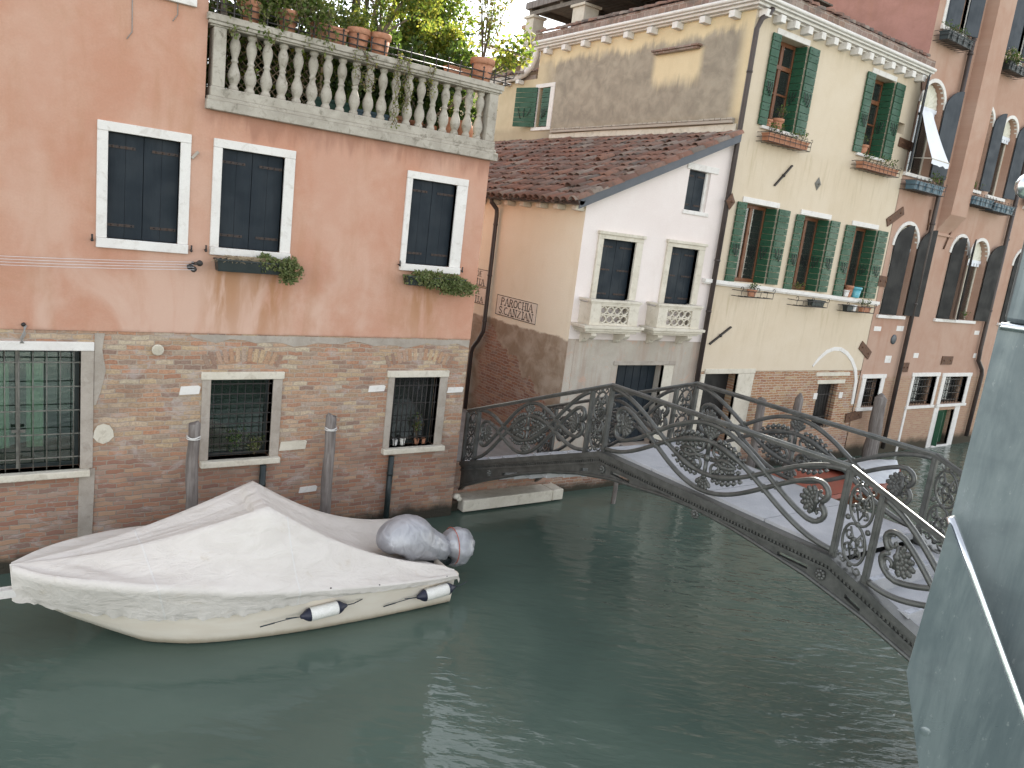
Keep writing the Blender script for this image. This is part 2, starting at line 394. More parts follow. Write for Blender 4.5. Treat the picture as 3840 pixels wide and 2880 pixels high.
M_pipe = simple('brown_painted_pipe', (.055, .043, .040), (.075, .058, .052), .45, 4, .1, .2)
M_zinc = simple('dark_zinc_flashing', (.065, .072, .085), (.095, .10, .112), .42, 3, .1, .5)
M_plastic = simple('dark_green_black_plastic', (.014, .022, .022), (.024, .032, .032), .4, 5, .05)
M_blueplastic = simple('blue_grey_plastic', (.07, .125, .165), (.10, .165, .21), .45, 5, .05)
M_greenplastic = simple('green_plastic', (.018, .07, .05), (.025, .09, .065), .4, 5, .05)
M_terra = simple('terracotta', (.36, .155, .085), (.46, .225, .14), .8, 9, .25)
M_whitecloth = simple('white_awning_cloth', (.72, .74, .80), (.78, .80, .84), .8, 3, .1)
M_curtain = simple('cream_curtain', (.66, .64, .53), (.74, .72, .62), .85, 9, .2)
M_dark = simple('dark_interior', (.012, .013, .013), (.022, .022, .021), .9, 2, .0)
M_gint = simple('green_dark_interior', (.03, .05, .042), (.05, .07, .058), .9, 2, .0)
M_white_paint = simple('white_rubber', (.74, .72, .66), (.80, .78, .73), .45, 14, .08)
M_navyrubber = simple('navy_rubber', (.016, .018, .035), (.03, .032, .055), .45, 8, .05)
M_rope = simple('grey_rope', (.25, .24, .23), (.36, .35, .33), .9, 60, .4)
M_redrope = simple('red_cord', (.42, .10, .06), (.48, .13, .08), .8, 30, .2)
M_turq = simple('turquoise_glaze', (.10, .36, .43), (.14, .42, .48), .25, 5, .03)
M_whitepot = simple('white_glaze', (.62, .60, .57), (.70, .68, .65), .35, 5, .03)
M_soil = simple('potting_soil', (.03, .022, .016), (.055, .04, .03), .95, 30, .4)
M_bark = simple('bark', (.10, .075, .05), (.17, .13, .09), .9, 20, .5)
def mk_post():
    n = NT('grey_blue_painted_steel'); p = n.pos()
    st = n.noise(n.scale(p, 1, 1, .16), 30, 5, .65, .3); bl = n.noise(p, 9, 5, .65, .6); fi = n.noise(n.scale(p, 1, 1, .5), 160, 3, .7)
    c = n.mix(n.mr(st, .35, .65), (.095, .118, .13), (.155, .182, .192))
    c = n.mix(n.mr(bl, .5, .7, 0, .45), c, (.075, .092, .102))
    c = n.mix(n.mr(fi, .63, .72, 0, .5), c, (.25, .27, .275))
    return n.out(n.pr(c, n.mr(bl, .3, .7, .26, .46), n.bump(n.m('ADD', st, n.m('MULTIPLY', fi, .4)), .12, .003), .35, .5))
M_post = mk_post()
M_steel = simple('bare_bright_steel', (.62, .64, .66), (.72, .74, .76), .18, 40, .05, .95)  # bright steel; on the post edge strips it stands in for sun glint
M_lattice = simple('trellis_wood', (.30, .23, .155), (.40, .31, .21), .8, 12, .2)
M_letter = simple('black_sign_paint', (.025, .022, .02), (.06, .05, .045), .8, 30, .05)
M_signwhite = simple('whitewashed_sign_panel', (.70, .61, .51), (.75, .67, .58), .9, 5, .1)
M_chim = simple('chimney_plaster', (.50, .45, .37), (.58, .53, .45), .9, 4, .2)
def mk_glass(nm, tint, tr):
    n = NT(nm); p = n.pos()
    g = n.nd('ShaderNodeBsdfGlossy', {'Color': (1, 1, 1, 1), 'Roughness': .03, 'Normal': n.bump(n.noise(p, 2.2, 1), .05, .02)}).outputs[0]
    t = n.nd('ShaderNodeBsdfTransparent', {'Color': (*tint, 1)}).outputs[0]
    d = n.nd('ShaderNodeBsdfDiffuse', {'Color': (*[q*.12 for q in tint], 1)}).outputs[0]
    mx = n.nd('ShaderNodeMixShader', {0: tr, 1: d, 2: t}).outputs[0]
    fr = n.nd('ShaderNodeFresnel', {'IOR': 1.5}).outputs[0]
    fr = n.m('ADD', n.m('MULTIPLY', fr, 1.3), .03, clamp=True)
    return n.out(n.nd('ShaderNodeMixShader', {0: fr, 1: mx, 2: g}).outputs[0])
M_glass = mk_glass('window_glass', (.5, .53, .5), .75)
M_glassg = mk_glass('greenish_window_glass', (.62, .76, .68), .88)
def mk_leaf(nm, cols, tr=.45):
    n = NT(nm); r = n.isl()
    c = n.ramp(r, [(i/(len(cols)-1), q) for i, q in enumerate(cols)])
    d = n.pr(c, .5, spec=.35)
    t = n.nd('ShaderNodeBsdfTranslucent', {'Color': n.mix(.5, c, (.16, .22, .02), 'ADD')}).outputs[0]
    return n.out(n.nd('ShaderNodeMixShader', {0: tr, 1: d, 2: t}).outputs[0])
M_leafdark = mk_leaf('dark_leaf', [(.028, .058, .018), (.046, .084, .024), (.066, .105, .03)], .3)
M_leafmid = mk_leaf('green_leaf', [(.05, .09, .018), (.08, .13, .026), (.115, .16, .04)], .48)
M_leaflime = mk_leaf('lime_leaf', [(.13, .18, .02), (.18, .21, .028), (.24, .22, .035), (.27, .21, .05)], .58)
M_leafbrown = mk_leaf('reddish_leaf', [(.15, .10, .05), (.20, .115, .055), (.14, .15, .05), (.24, .15, .08)], .5)
M_leafivy = mk_leaf('ivy_leaf', [(.08, .115, .03), (.14, .165, .05), (.21, .22, .10), (.23, .20, .08)], .45)
M_leafsucc = mk_leaf('succulent_leaf', [(.085, .115, .04), (.125, .16, .055), (.17, .195, .08), (.20, .19, .09)], .25)
M_flower = mk_leaf('pale_flower', [(.5, .45, .4), (.6, .4, .35), (.55, .5, .3)], .2)
def mk_tile():
    n = NT('clay_roof_tile'); r = n.isl(); p = n.pos()
    c = n.ramp(r, [(0, (.155, .09, .072)), (.22, (.22, .115, .085)), (.42, (.14, .105, .09)), (.6, (.27, .145, .105)), (.78, (.19, .145, .125)), (.9, (.28, .225, .19)), (1, (.12, .10, .09))])
    g = n.noise(p, 5, 6, .75, .5); f = n.noise(p, 45, 3, .7)
    c = n.mix(n.mr(g, .48, .68, 0, .75), c, (.10, .085, .075))
    c = n.mix(n.mr(n.noise(n.addv(p, (5, 5, 5)), 9, 5, .8), .6, .7, 0, .6), c, (.36, .32, .29))
    return n.out(n.pr(c, .85, n.bump(n.m('ADD', g, f), .3, .01), spec=.25))
M_tile = mk_tile()
def mk_vouss():
    n = NT('brick_on_edge'); r = n.isl(); p = n.pos()
    c = n.ramp(r, PAL_OLD); f = n.noise(p, 40, 4, .7)
    c = n.mix(n.mr(f, .35, .7, 0, .5), c, (.16, .10, .07))
    return n.out(n.pr(c, .88, n.bump(f, .4, .01), spec=.2))
M_vouss = mk_vouss()
def mk_bandbrick():
    n = NT('eave_brick'); u, z = uv2(n, 'x'); x, y, _ = n.sep(n.pos())
    c, face, rid, fine, v = brick_cols(n, n.m('ADD', x, y), z, [(0, (.24, .16, .13)), (.4, (.30, .20, .155)), (.7, (.26, .175, .15)), (1, (.35, .28, .24))], (.36, .31, .27), .24, .13)
    d = n.noise(v, 2.0, 6, .7, .4); c = n.mix(n.mr(d, .45, .65, 0, .7), c, (.13, .11, .095))
    return n.out(n.pr(c, .9, n.bump(face, .4, .01), spec=.2))
M_band = mk_bandbrick()
def mk_cover():
    n = NT('white_boat_canvas'); p = n.pos(); x, y, z = n.sep(p)
    w1 = n.noise(n.scale(p, 1.0, 2.2, 2.2), 2.2, 4, .6, .6); w2 = n.noise(p, 9, 2, .55, .6); fine = n.noise(p, 220, 2)
    c = n.mix(n.mr(w1, .35, .65), (.60, .555, .505), (.65, .605, .555))
    c = n.mix(n.mr(n.noise(n.addv(p, (2, 2, 2)), 3.2, 5, .7, .6), .56, .74, 0, .45), c, (.50, .43, .34))
    h = n.m('ADD', w1, n.m('ADD', n.m('MULTIPLY', w2, .22), n.m('MULTIPLY', fine, .02)))
    seam = n.mr(n.m('ABSOLUTE', n.m('SUBTRACT', x, n.m('ADD', 1.95, n.m('MULTIPLY', z, -.25)))), .016, .006)
    seam2 = n.mr(n.m('ABSOLUTE', n.m('SUBTRACT', x, 3.34)), .016, .006)
    sm = n.m('MAXIMUM', seam, seam2)
    c = n.mix(n.m('MULTIPLY', sm, .5), c, (.66, .645, .62))
    return n.out(n.pr(c, .75, n.bump(n.m('ADD', h, n.m('MULTIPLY', sm, .06)), .5, .07), spec=.25))
M_cover = mk_cover()
def mk_hull():
    n = NT('cream_gelcoat'); p = n.pos(); x, y, z = n.sep(p)
    f = n.noise(n.scale(p, .5, .5, 2), 4, 4)
    c = n.mix(n.mr(f, .35, .65), (.73, .65, .545), (.77, .70, .60))
    st = n.noise(n.scale(p, 1, 1, .5), 6, 5, .65)
    c = n.mix(n.m('MULTIPLY', n.mr(n.m('ADD', z, n.m('MULTIPLY', st, .1)), .2, .07), .55), c, (.36, .27, .15))
    c = n.mix(n.mr(n.m('ADD', z, n.m('MULTIPLY', st, .03)), .045, .03), c, (.06, .07, .05))
    return n.out(n.pr(c, .38, n.bump(f, .05, .01), spec=.5))
M_hull = mk_hull()
def mk_silver():
    n = NT('silver_nylon_cover'); p = n.pos()
    w = n.noise(n.scale(p, 1.4, 1, .7), 5, 2, .5, 1.2); w2 = n.noise(p, 26, 3, .6, .6)
    c = n.mix(n.mr(w, .35, .65), (.33, .33, .35), (.41, .41, .43))
    return n.out(n.pr(c, .42, n.bump(n.m('ADD', w, n.m('MULTIPLY', w2, .12)), .6, .04), .25, .5))
M_silver = mk_silver()
def mk_water():
    n = NT('turbid_canal_water'); p = n.pos(); x, y, z = n.sep(p)
    f = n.noise(p, .35, 4, .55, .6)
    c = n.mix(n.mr(f, .35, .65), (.072, .104, .085), (.089, .124, .100))
    # ripples: calm on the left, livelier towards the open right-hand reach
    # ripple crests lie across the line of sight to the far bank
    uu = n.m('SUBTRACT', n.m('MULTIPLY', x, .80), n.m('MULTIPLY', y, .60)); vv = n.m('ADD', n.m('MULTIPLY', x, .60), n.m('MULTIPLY', y, .80))
    w1 = n.noise(n.comb(uu, n.m('MULTIPLY', vv, 2.1), 0), 1.55, 1, .5, .35)
    w2 = n.noise(n.comb(n.m('MULTIPLY', uu, 1.5), n.m('MULTIPLY', vv, 4.2), 3.0), 2.6, 2, .45, .3)
    w3 = n.noise(n.comb(n.m('MULTIPLY', uu, 2.0), n.m('MULTIPLY', vv, 5.0), 7.0), 8.0, 1, .5, .2)
    amp = n.mr(n.m('SUBTRACT', n.m('MULTIPLY', x, .75), y), -6.5, 1.5, .22, 1.0)
    amp = n.m('MULTIPLY', amp, n.mr(n.noise(p, .22, 2), .35, .6, .55, 1.1))
    h = n.m('MULTIPLY', amp, n.m('ADD', n.m('MULTIPLY', w1, .62), n.m('ADD', n.m('MULTIPLY', w2, .27), n.m('MULTIPLY', w3, .03))))
    return n.out(n.pr(c, .03, n.bump(h, .6, .12), spec=.5, IOR=1.33))
M_water = mk_water()
M_redpaint = simple('red_boat_paint', (.21, .048, .03), (.27, .065, .04), .45, 4, .08)
M_varnish = mk_wood('varnished_hull_wood', (.20, .06, .025), (.27, .09, .04), .3, .1, 1, 1)
M_greycover = simple('grey_boat_tarp', (.46, .48, .51), (.55, .57, .59), .6, 3, .3)
M_pave = simple('grey_trachyte_paving', (.20, .19, .18), (.27, .26, .245), .85, 3, .3)
M_nosing = simple('pale_metal_nosing', (.42, .45, .50), (.52, .55, .60), .35, 9, .05, .5)
# ------------------------------------------------------------------ setting
w = MB(); w.add([(-70, -70, 0), (110, -70, 0), (110, 70, 0), (-70, 70, 0)], [(0, 1, 2, 3)])
tag(w.build('water', M_water), kind='structure')
q = MB(); q.box(7.46, 10.25, 12.32, 40, -1, .93); tag(q.build('alley_pavement', M_pave, bevel=.01), kind='structure')
q = MB(); q.box(3.2, 34, -7, .1, -1, .98); tag(q.build('quay', M_pave, bevel=.02), kind='structure')

YP = 11.85       # canal face of the pink house
YF = 12.30       # canal face of the houses beyond the bridge

def surround(parent, name, x0, x1, z0, z1, xi0, xi1, zi0, zi1, y, mat, proud=.035, deep=.12, sill_out=.03):
    """stone frame of four pieces round an opening, standing proud of the wall"""
    b = MB()
    b.box(x0, x1, y-proud, y+.1, zi1, z1); b.box(x0, x1, y-proud-sill_out, y+.1, z0, zi0)
    b.box(x0, xi0, y-proud+.004, y+deep, zi0, zi1); b.box(xi1, x1, y-proud+.004, y+deep, zi0, zi1)
    return b.build(name, mat, parent, bevel=.008)

def closed_shutters(parent, x0, x1, z0, z1, y, mat, straps=((.13, 1), (.87, 1)), planks=2):
    xm = (x0+x1)/2
    for side in (0, 1):
        a, b_ = (x0, xm-.004) if side == 0 else (xm+.004, x1)
        s = MB(); wd = (b_-a)/planks
        for k in range(planks):
            s.box(a+k*wd+(.003 if k else 0), a+(k+1)*wd, y, y+.035, z0+.006, z1-.006, 0)
        for (f, _) in straps:
            zz = z0+(z1-z0)*f
            e0, e1 = (a+.01, a+.78*(b_-a)) if side == 0 else (b_-.78*(b_-a), b_-.01)
            s.box(e0, e1, y-.012, y-.001, zz-.018, zz+.018, 1)
            for t in (.15, .4, .65, .9):
                s.ball((e0+(e1-e0)*t, y-.014, zz), .011, n=6, m=1)
        s.build('shutter', [mat, M_strap], parent, bevel=.003)

def grille(parent, x0, x1, z0, z1, y, nv, nh, mat, r=.009, hb=.012):
    g = MB()
    for i in range(nv):
        x = x0+(x1-x0)*(i+.5)/nv; g.tube([(x, y, z0), (x, y, z1)], r, 6)
    for j in range(nh):
        z = z0+(z1-z0)*(j+.5)/nh; g.box(x0, x1, y-.004, y+.004, z-hb, z+hb)
    return g.build('grille', mat, parent)

# ------------------------------------------------------------------ pink house
PH = thing('pink_house', 'pink stuccoed canal house on an old brick base with a balustraded roof terrace', 'house', (3, YP, 0))
WIN = [((1.37, 2.54, 4.62, 6.28), (1.50, 2.40, 4.75, 6.155)), ((2.84, 4.03, 4.64, 6.285), (2.965, 3.87, 4.75, 6.165)), ((5.92, 7.10, 4.63, 6.275), (6.025, 6.885, 4.745, 6.155))]
HI = ((1.37, 2.54, 7.94, 9.62), (1.5, 2.4, 8.06, 9.5))
b = MB()
b.plate([(-2.6, 3.46), (7.5, 3.46), (7.5, 6.68), (2.7, 6.68), (2.7, 12.6), (-2.6, 12.6)], [rect(*w_[1]) for w_ in WIN+[HI]], FX(YP), (0, .28, 0))
b.box(7.44, 7.5, YP+.28, 20, .9, 6.68); b.build('wall', M_pink, PH)
BW = [(-1.2, 1.21, 1.47, 3.18), (2.95, 3.90, 1.46, 2.75), (6.035, 6.95, 1.46, 2.755)]
b = MB(); b.plate(rect(-2.6, 7.5, -.5, 3.456), [rect(*r_) for r_ in BW], FX(YP+.012), (0, .3, 0)); b.build('brick_base', M_brick_pink, PH)
b = MB(); b.box(-2.5, 7.44, YP+.55, 20, -.5, 6.6); b.box(-2.5, 2.66, YP+.3, 20, 6.6, 12.4); b.build('core_wall', M_dark, PH)
b = MB(); b.box(2.7, 7.5, YP+.0, 17.5, 6.68, 6.80); b.build('terrace_floor', M_pave, PH)
b = MB(); b.add([(2.7, YP+.28, 6.8), (2.7, 20, 6.8), (2.7, 20, 12.6), (2.7, YP+.28, 12.6)], [(0, 1, 2, 3)]); b.build('terrace_side_wall', mk_rose('terrace_wall_stucco', 'y', (.50, .25, .17), (.55, .33, .25)), PH)
for i, (o_, i_) in enumerate(WIN+[HI]):
    wd = surround(PH, 'window', *o_, *i_, YP, M_stone)
    closed_shutters(wd, i_[0], i_[1], i_[2], i_[3], YP+.075, M_navy)
# the three barred windows in the brick
def brick_window(x0, x1, z0, z1, jl, jr, lx0, lx1, sx0, sx1, gm, gl, nv, nh, thick=.12, lint=M_stonec, int_col=M_gint, rr=.008):
    fr = MB()
    for (a, b_) in ((x0, x0+.05), (x1-.05, x1)): fr.box(a, b_, YP+.2, YP+.25, z0, z1)
    fr.box(x0+.05, x1-.05, YP+.2, YP+.25, z1-.06, z1); fr.box(x0+.05, x1-.05, YP+.2, YP+.25, z0, z0+.05)
    wd = fr.build('window', M_plastic, PH)
    for (a, b_) in ((x0-jl, x0), (x1, x1+jr)): f = MB(); f.box(a, b_, YP-.015, YP+.2, z0, z1); f.build('jamb', M_stoned, wd, bevel=.01)
    l = MB(); l.box(lx0, lx1, YP-.03, YP+.2, z1, z1+thick); l.build('lintel', lint, wd, bevel=.012)
    l = MB(); l.box(sx0, sx1, YP-.10, YP+.2, z0-.10, z0); l.build('sill', M_stonec, wd, bevel=.014)
    grille(wd, x0, x1, z0+.003, z1-.003, YP+.05, nv, nh, gm, rr, .008)
    p = MB(); p.box(x0+.05, x1-.05, YP+.22, YP+.228, z0+.05, z1-.06); p.build('pane', gl, wd)
    r_ = MB(); r_.box(x0-.2, x1+.2, YP+.50, YP+.54, z0-.1, z1+.1); r_.build('room_back', int_col, wd)
    return wd
w1 = brick_window(*BW[0], .15, .16, -1.4, 1.37, -1.3, 1.33, M_barold, M_glassg, 15, 5, .125, M_stone)
f = MB(); f.box(.45, .50, YP+.09, YP+.13, 1.5, 3.17); f.box(.40, .56, YP+.07, YP+.09, 2.02, 2.06); f.build('centre_post', M_barold, w1)
for (a, b_) in ((.05, .38), (.58, .78)):
    c = MB(); rows = []
    for k in range(11):
        x = a+(b_-a)*k/10; rows.append([(x, YP+.27+.015*sin(k*2.4), 1.75), (x, YP+.27+.015*sin(k*2.4+.4), 2.95)])
    c.grid(rows); c.build('curtain', M_curtain, w1)
w2 = brick_window(*BW[1], .13, .15, 2.80, 4.07, 2.83, 4.06, M_iron, M_glassg, 8, 8, rr=.005)
w3 = brick_window(*BW[2], .12, .16, 5.885, 7.12, 5.90, 7.15, M_iron, M_glass, 10, 4)
# brick relieving arches, stone blocks, repair bands
for (cx, hw, z0, rise) in ((3.42, .55, 2.93, .12), (6.5, .62, 2.93, .16)):
    b = MB(); nb = 13
    for k in range(nb):
        t = (k-(nb-1)/2)/((nb-1)/2); a = t*.42
        b.obox((cx+t*hw, YP+.036, z0+.11+rise*(1-t*t)*.8), (cos(a), 0, -sin(a)), (0, 1, 0), (sin(a), 0, cos(a)), .032, .03, .105)
    b.build('brick_arch', M_vouss, PH)
for (x0, x1, z0, z1) in ((2.50, 2.80, 2.52, 2.66), (4.06, 4.52, 1.54, 1.70), (7.12, 7.47, 2.45, 2.56), (4.44, 4.76, .77, .88), (5.55, 5.87, 2.50, 2.62)):
    b = MB(); b.plate([(x0, z0), (x1-.02, z0+.01), (x1, z1-.02), (x1-.03, z1), (x0+.02, z1-.01)], [], FX(YP-.004), (0, .05, 0)); b.build('stone_block', M_stone if x1-x0 < .4 else M_stonec, PH, bevel=.006)
b = MB(); b.plate([(1.37+.13+.13*cos(a*pi/5+.3)*(1+.1*sin(a*3)), 1.97+.15*sin(a*pi/5+.3)) for a in range(10)], [], FX(YP-.004), (0, .05, 0)); b.build('stone_block', M_stonec, PH, bevel=.01)
b = MB(); b.plate([(2.62, 3.44), (7.49, 3.44), (7.49, 3.30)]+[(7.4-.2*k, 3.33+.03*sin(k*1.9)+.03*sin(k*.7)) for k in range(1, 23)]+[(2.66, 3.40)], [], FX(YP+.004), (0, .03, 0)); b.build('mortar_band', M_stoned, PH)
b = MB(); b.plate([(1.20, 1.46), (1.40, 1.46), (1.37, .3), (1.42, -.3), (1.18, -.3)], [], FX(YP-.003), (0, .03, 0)); b.build('plaster_strip', M_stoned, PH)
b = MB(); b.plate([(1.375, 3.43), (1.50, 3.43), (1.47, 3.2), (1.52, 2.9), (1.46, 2.6), (1.40, 2.4), (1.375, 2.4)], [], FX(YP-.003), (0, .03, 0)); b.build('plaster_strip', M_stoned, PH)
# vent, drain stubs
b = MB(); b.lathe([(.082, 0), (.082, .02), (.07, .03)], (2.18, YP-.03, 3.21), 24, axis=(0, -1, 0))
for k in range(-4, 5):
    hw = sqrt(.066**2-(k*.014)**2); b.box(2.18-hw, 2.18+hw, YP-.068, YP-.06, 3.21+k*.014-.004, 3.21+k*.014+.003)
b.build('vent', M_stonec, PH)
for (x, zt) in ((3.79, 1.345), (6.07, 1.33)):
    b = MB(); b.tube([(x, YP-.08, -.3), (x, YP-.08, zt)], .052, 12); b.tube([(x, YP-.08, zt-.35), (x, YP-.08, zt-.30)], .058, 12); b.build('drain_pipe', M_plastic, PH)
# small ironwork: shutter catches, tube, hook with rope ends
for (x, z) in ((1.32, 4.72), (2.58, 4.68), (2.78, 4.70), (5.90, 4.72), (7.13, 4.70)):
    b = MB(); b.tube([(x, YP, z), (x, YP-.07, z), (x, YP-.07, z+.07)], .012, 6); b.ball((x, YP-.07, z-.01), .02); b.build('shutter_catch', M_iron, PH)
b = MB(); b.bar((2.555, YP-.02, 5.96), (2.63, YP-.05, 6.06), .035, .035); b.build('wall_tube', M_stoned, PH)
b = MB()
for k in range(4): b.tube([(.54+.012*k, YP-.03, 3.52), (.56-.02*k, YP-.04, 3.40-.02*k), (.50+.015*k, YP-.03, 3.28)], .006, 5)
b.ball((.54, YP-.02, 3.53), .03, m=1); b.build('rope_hook', [M_rope, M_iron], PH)
for (xx, z0, z1) in ((1.75, 7.90, 7.35), (2.30, 7.94, 7.70)):
    b = MB(); b.tube([(xx, YP-.008, z0+.3), (xx+.01, YP-.008, z1+.1), (xx-.05, YP-.008, z1)], .006, 5); b.build('cable', M_rope, PH)

# ---- balustrade
bs = MB()
bs.box(2.70, 7.59, YP-.11, YP+.30, 6.66, 6.79); bs.box(2.72, 7.56, YP-.075, YP+.28, 6.79, 6.845); bs.box(2.76, 7.54, YP-.05, YP+.26, 6.845, 6.98)
BAL = bs.build('balustrade', M_stoneg, PH, bevel=.012)
r_ = MB(); r_.box(2.68, 7.58, YP-.09, YP+.29, 7.835, 7.925); r_.box(2.70, 7.56, YP-.07, YP+.27, 7.79, 7.835); r_.box(2.73, 7.53, YP-.04, YP+.24, 7.765, 7.79); r_.build('rail', M_stoneg, BAL, bevel=.01)
for (a, b_) in ((2.78, 2.95), (7.34, 7.52)):
    p = MB(); p.box(a, b_, YP-.03, YP+.22, 6.98, 7.765); p.build('pier', M_stoneg, BAL, bevel=.01)
prof = [(.062, 0), (.07, .012), (.07, .04), (.058, .06), (.05, .075), (.06, .10), (.083, .16), (.088, .20), (.078, .26), (.055, .32), (.041, .365), (.040, .38), (.052, .392), (.052, .412), (.040, .424), (.042, .45), (.060, .51), (.073, .57), (.075, .61), (.064, .66), (.046, .70), (.044, .715), (.058, .728), (.066, .75), (.066, .785)]
for k in range(19):
    bl = MB(); bl.lathe(prof, (0, 0, 0), 18)
    if k == 0:
        bl.v = [(p[0]+3.10, p[1]+YP+.09, p[2]+6.98) for p in bl.v]; first = bl.build('baluster', M_stoneg, BAL)
    else:
        c = first.copy(); COL.objects.link(c); c.parent = BAL; c.location = (k*.2295, 0, 0)

# ------------------------------------------------------------------ landing slab and wall under the bridge
b = MB(); b.box(7.76, 9.97, YP+.0, 12.6, .03, .27); b.box(9.985, 10.27, YP+.01, 12.6, .03, .265)
tag(b.build('stone_landing_slab', M_stonec, bevel=.02, loc=(9, 12, .03)), 'long pale stone slab lying at the water under the far end of the iron bridge', 'stone slab')
b = MB(); b.box(7.5, 10.2, 12.25, 12.318, -.6, .93); b.box(7.56, 10.2, 12.05, 12.25, -.6, .2)
tag(b.build('abutment_wall', M_brick_pink, loc=(9, 12.3, 0)), 'low damp brick wall under the far end of the iron bridge', 'wall')
b = MB(); b.ball((7.63, 11.93, .35), .09, .07, .06, 8); b.ball((7.68, 11.9, .30), .06, .05, .05, 8)
tag(b.build('rubble_stone', M_stonec, loc=(7.65, 11.9, .27)), 'small rough stone lump at the pink house corner beside the landing slab', 'stone')

# ------------------------------------------------------------------ mooring piles
def pile(x, y, zt, r0, r1, label, tip=False, ring=True, lean=0.0, group='wooden mooring piles'):
    t = thing('mooring_pile', label, 'mooring pile', (x, y, 0), group)
    p = MB(); pts = []; rs = []
    for k in range(12):
        f = k/11; z = -1+(zt+1)*f; pts.append((x+lean*(zt-z)+.012*sin(k*1.7+x), y+.012*cos(k*1.3), z)); rs.append((r0+(r1-r0)*f)*(1+.04*sin(k*2.1+x)))
    if tip: pts.append((x, y, zt+.12)); rs.append(r1*.45); pts.append((x, y, zt+.16)); rs.append(.02)
    else: pts.append((x, y, zt+.015)); rs.append(r1*.8)
    p.tube(pts, rs, 14); p.build('shaft', M_pile, t)
    if ring:
        k = MB(); k.tube([(x+(r1+.008)*cos(a*pi/8), y+(r1+.008)*sin(a*pi/8), zt-.20+.01*sin(a)) for a in range(16)], .011, 5, closed=True)
        k.tube([(x+(r1+.01)*cos(a*pi/8+.3), y+(r1+.01)*sin(a*pi/8+.3), zt-.225) for a in range(16)], .009, 5, closed=True); k.build('rope_ring', M_whitepot, t)
pile(2.63, 11.42, 2.19, .098, .082, 'grey wooden mooring pile with white rope ring, left of the middle barred window', lean=.0)
pile(4.76, 11.45, 2.21, .10, .086, 'grey wooden mooring pile with white rope ring, between the two smaller barred windows')
pile(22.1, 11.85, 1.95, .24, .17, 'thick pointed wooden pile in front of the rose house drainpipe', True, False, .04)
pile(18.2, 11.95, 2.02, .13, .11, 'pointed grey pile beside the narrow barred opening of the yellow house', True, False, .015)
pile(16.6, 11.95, 2.05, .12, .11, 'flat topped grey pile before the orange brick right of the yellow house doorway', False, False, .02)
pile(11.3, 11.38, 1.3, .05, .05, 'thin pale pole standing in the water under the bridge arch', False, False, 0)

# ------------------------------------------------------------------ clothesline
t = thing('clothesline', 'thin white washing lines strung along the pink wall to an iron pulley bracket', 'clothesline', (2.62, YP, 4.45))
k = MB(); k.bar((2.62, YP, 4.50), (2.62, YP-.22, 4.50), .03, .03); k.bar((2.52, YP-.12, 4.46), (2.70, YP-.12, 4.53), .025, .03)
for (dx, dz) in ((-.07, -.03), (.06, .03), (-.02, -.06)): k.lathe([(.035, -.02), (.045, -.008), (.045, .008), (.035, .02)], (2.62+dx, YP-.16, 4.48+dz), 10, axis=(0, 1, 0))
k.build('pulley_bracket', M_iron, t)
k = MB()
for i in range(4):
    k.tube([(2.60-.55*j, YP-.15-.02*i, 4.52-.035*i-.012*j-.012*sin(pi*j/9)*4) for j in range(10)], .0026, 5)
k.build('line', M_whitecloth, t)
# ------------------------------------------------------------------ plants
def rv(): return Vector((rnd.gauss(0, 1), rnd.gauss(0, 1), rnd.gauss(0, 1))).normalized()
def leaves(mb, blobs, n, L, W, m=0, droop=.2, shell=.45, mats=None):
    """scatter leaf faces through ellipsoid blobs (c, rx, ry, rz)"""
    tot = sum(b_[1]*b_[2]*b_[3] for b_ in blobs)
    for (c, rx, ry, rz) in blobs:
        k = max(4, int(n*rx*ry*rz/tot)); c = Vector(c)
        for _ in range(k):
            d = rv(); r = shell+(1-shell)*rnd.random()**.6
            if rnd.random() < .06: r *= 1.15
            p = c+Vector((d.x*rx, d.y*ry, d.z*rz))*r
            dr = (d+rv()*.9+Vector((0, 0, -droop))).normalized(); s_ = rnd.uniform(.65, 1.25)
            mb.leaf(p, dr, rv(), L*s_, W*s_, m if mats is None else rnd.choice(mats))
def clumps(c, R, n, r0, r1, flat=1.0):
    out = []; c = Vector(c)
    for _ in range(n):
        d = rv(); p = c+Vector((d.x*R[0], d.y*R[1], d.z*R[2]))*rnd.random()**.45; r = rnd.uniform(r0, r1)
        out.append((p, r, r, r*flat))
    return out
def stems(mb, base, tips, r, m=0):
    base = Vector(base)
    for tp in tips:
        tp = Vector(tp); mid = (base+tp)/2+Vector((rnd.uniform(-.1, .1), rnd.uniform(-.1, .1), .08))*(tp-base).length
        pts = [base*(1-t)**2+mid*2*t*(1-t)+tp*t*t for t in [i/7 for i in range(8)]]
        mb.tube(pts, [r*(1-.75*i/7) for i in range(8)], 5, m)

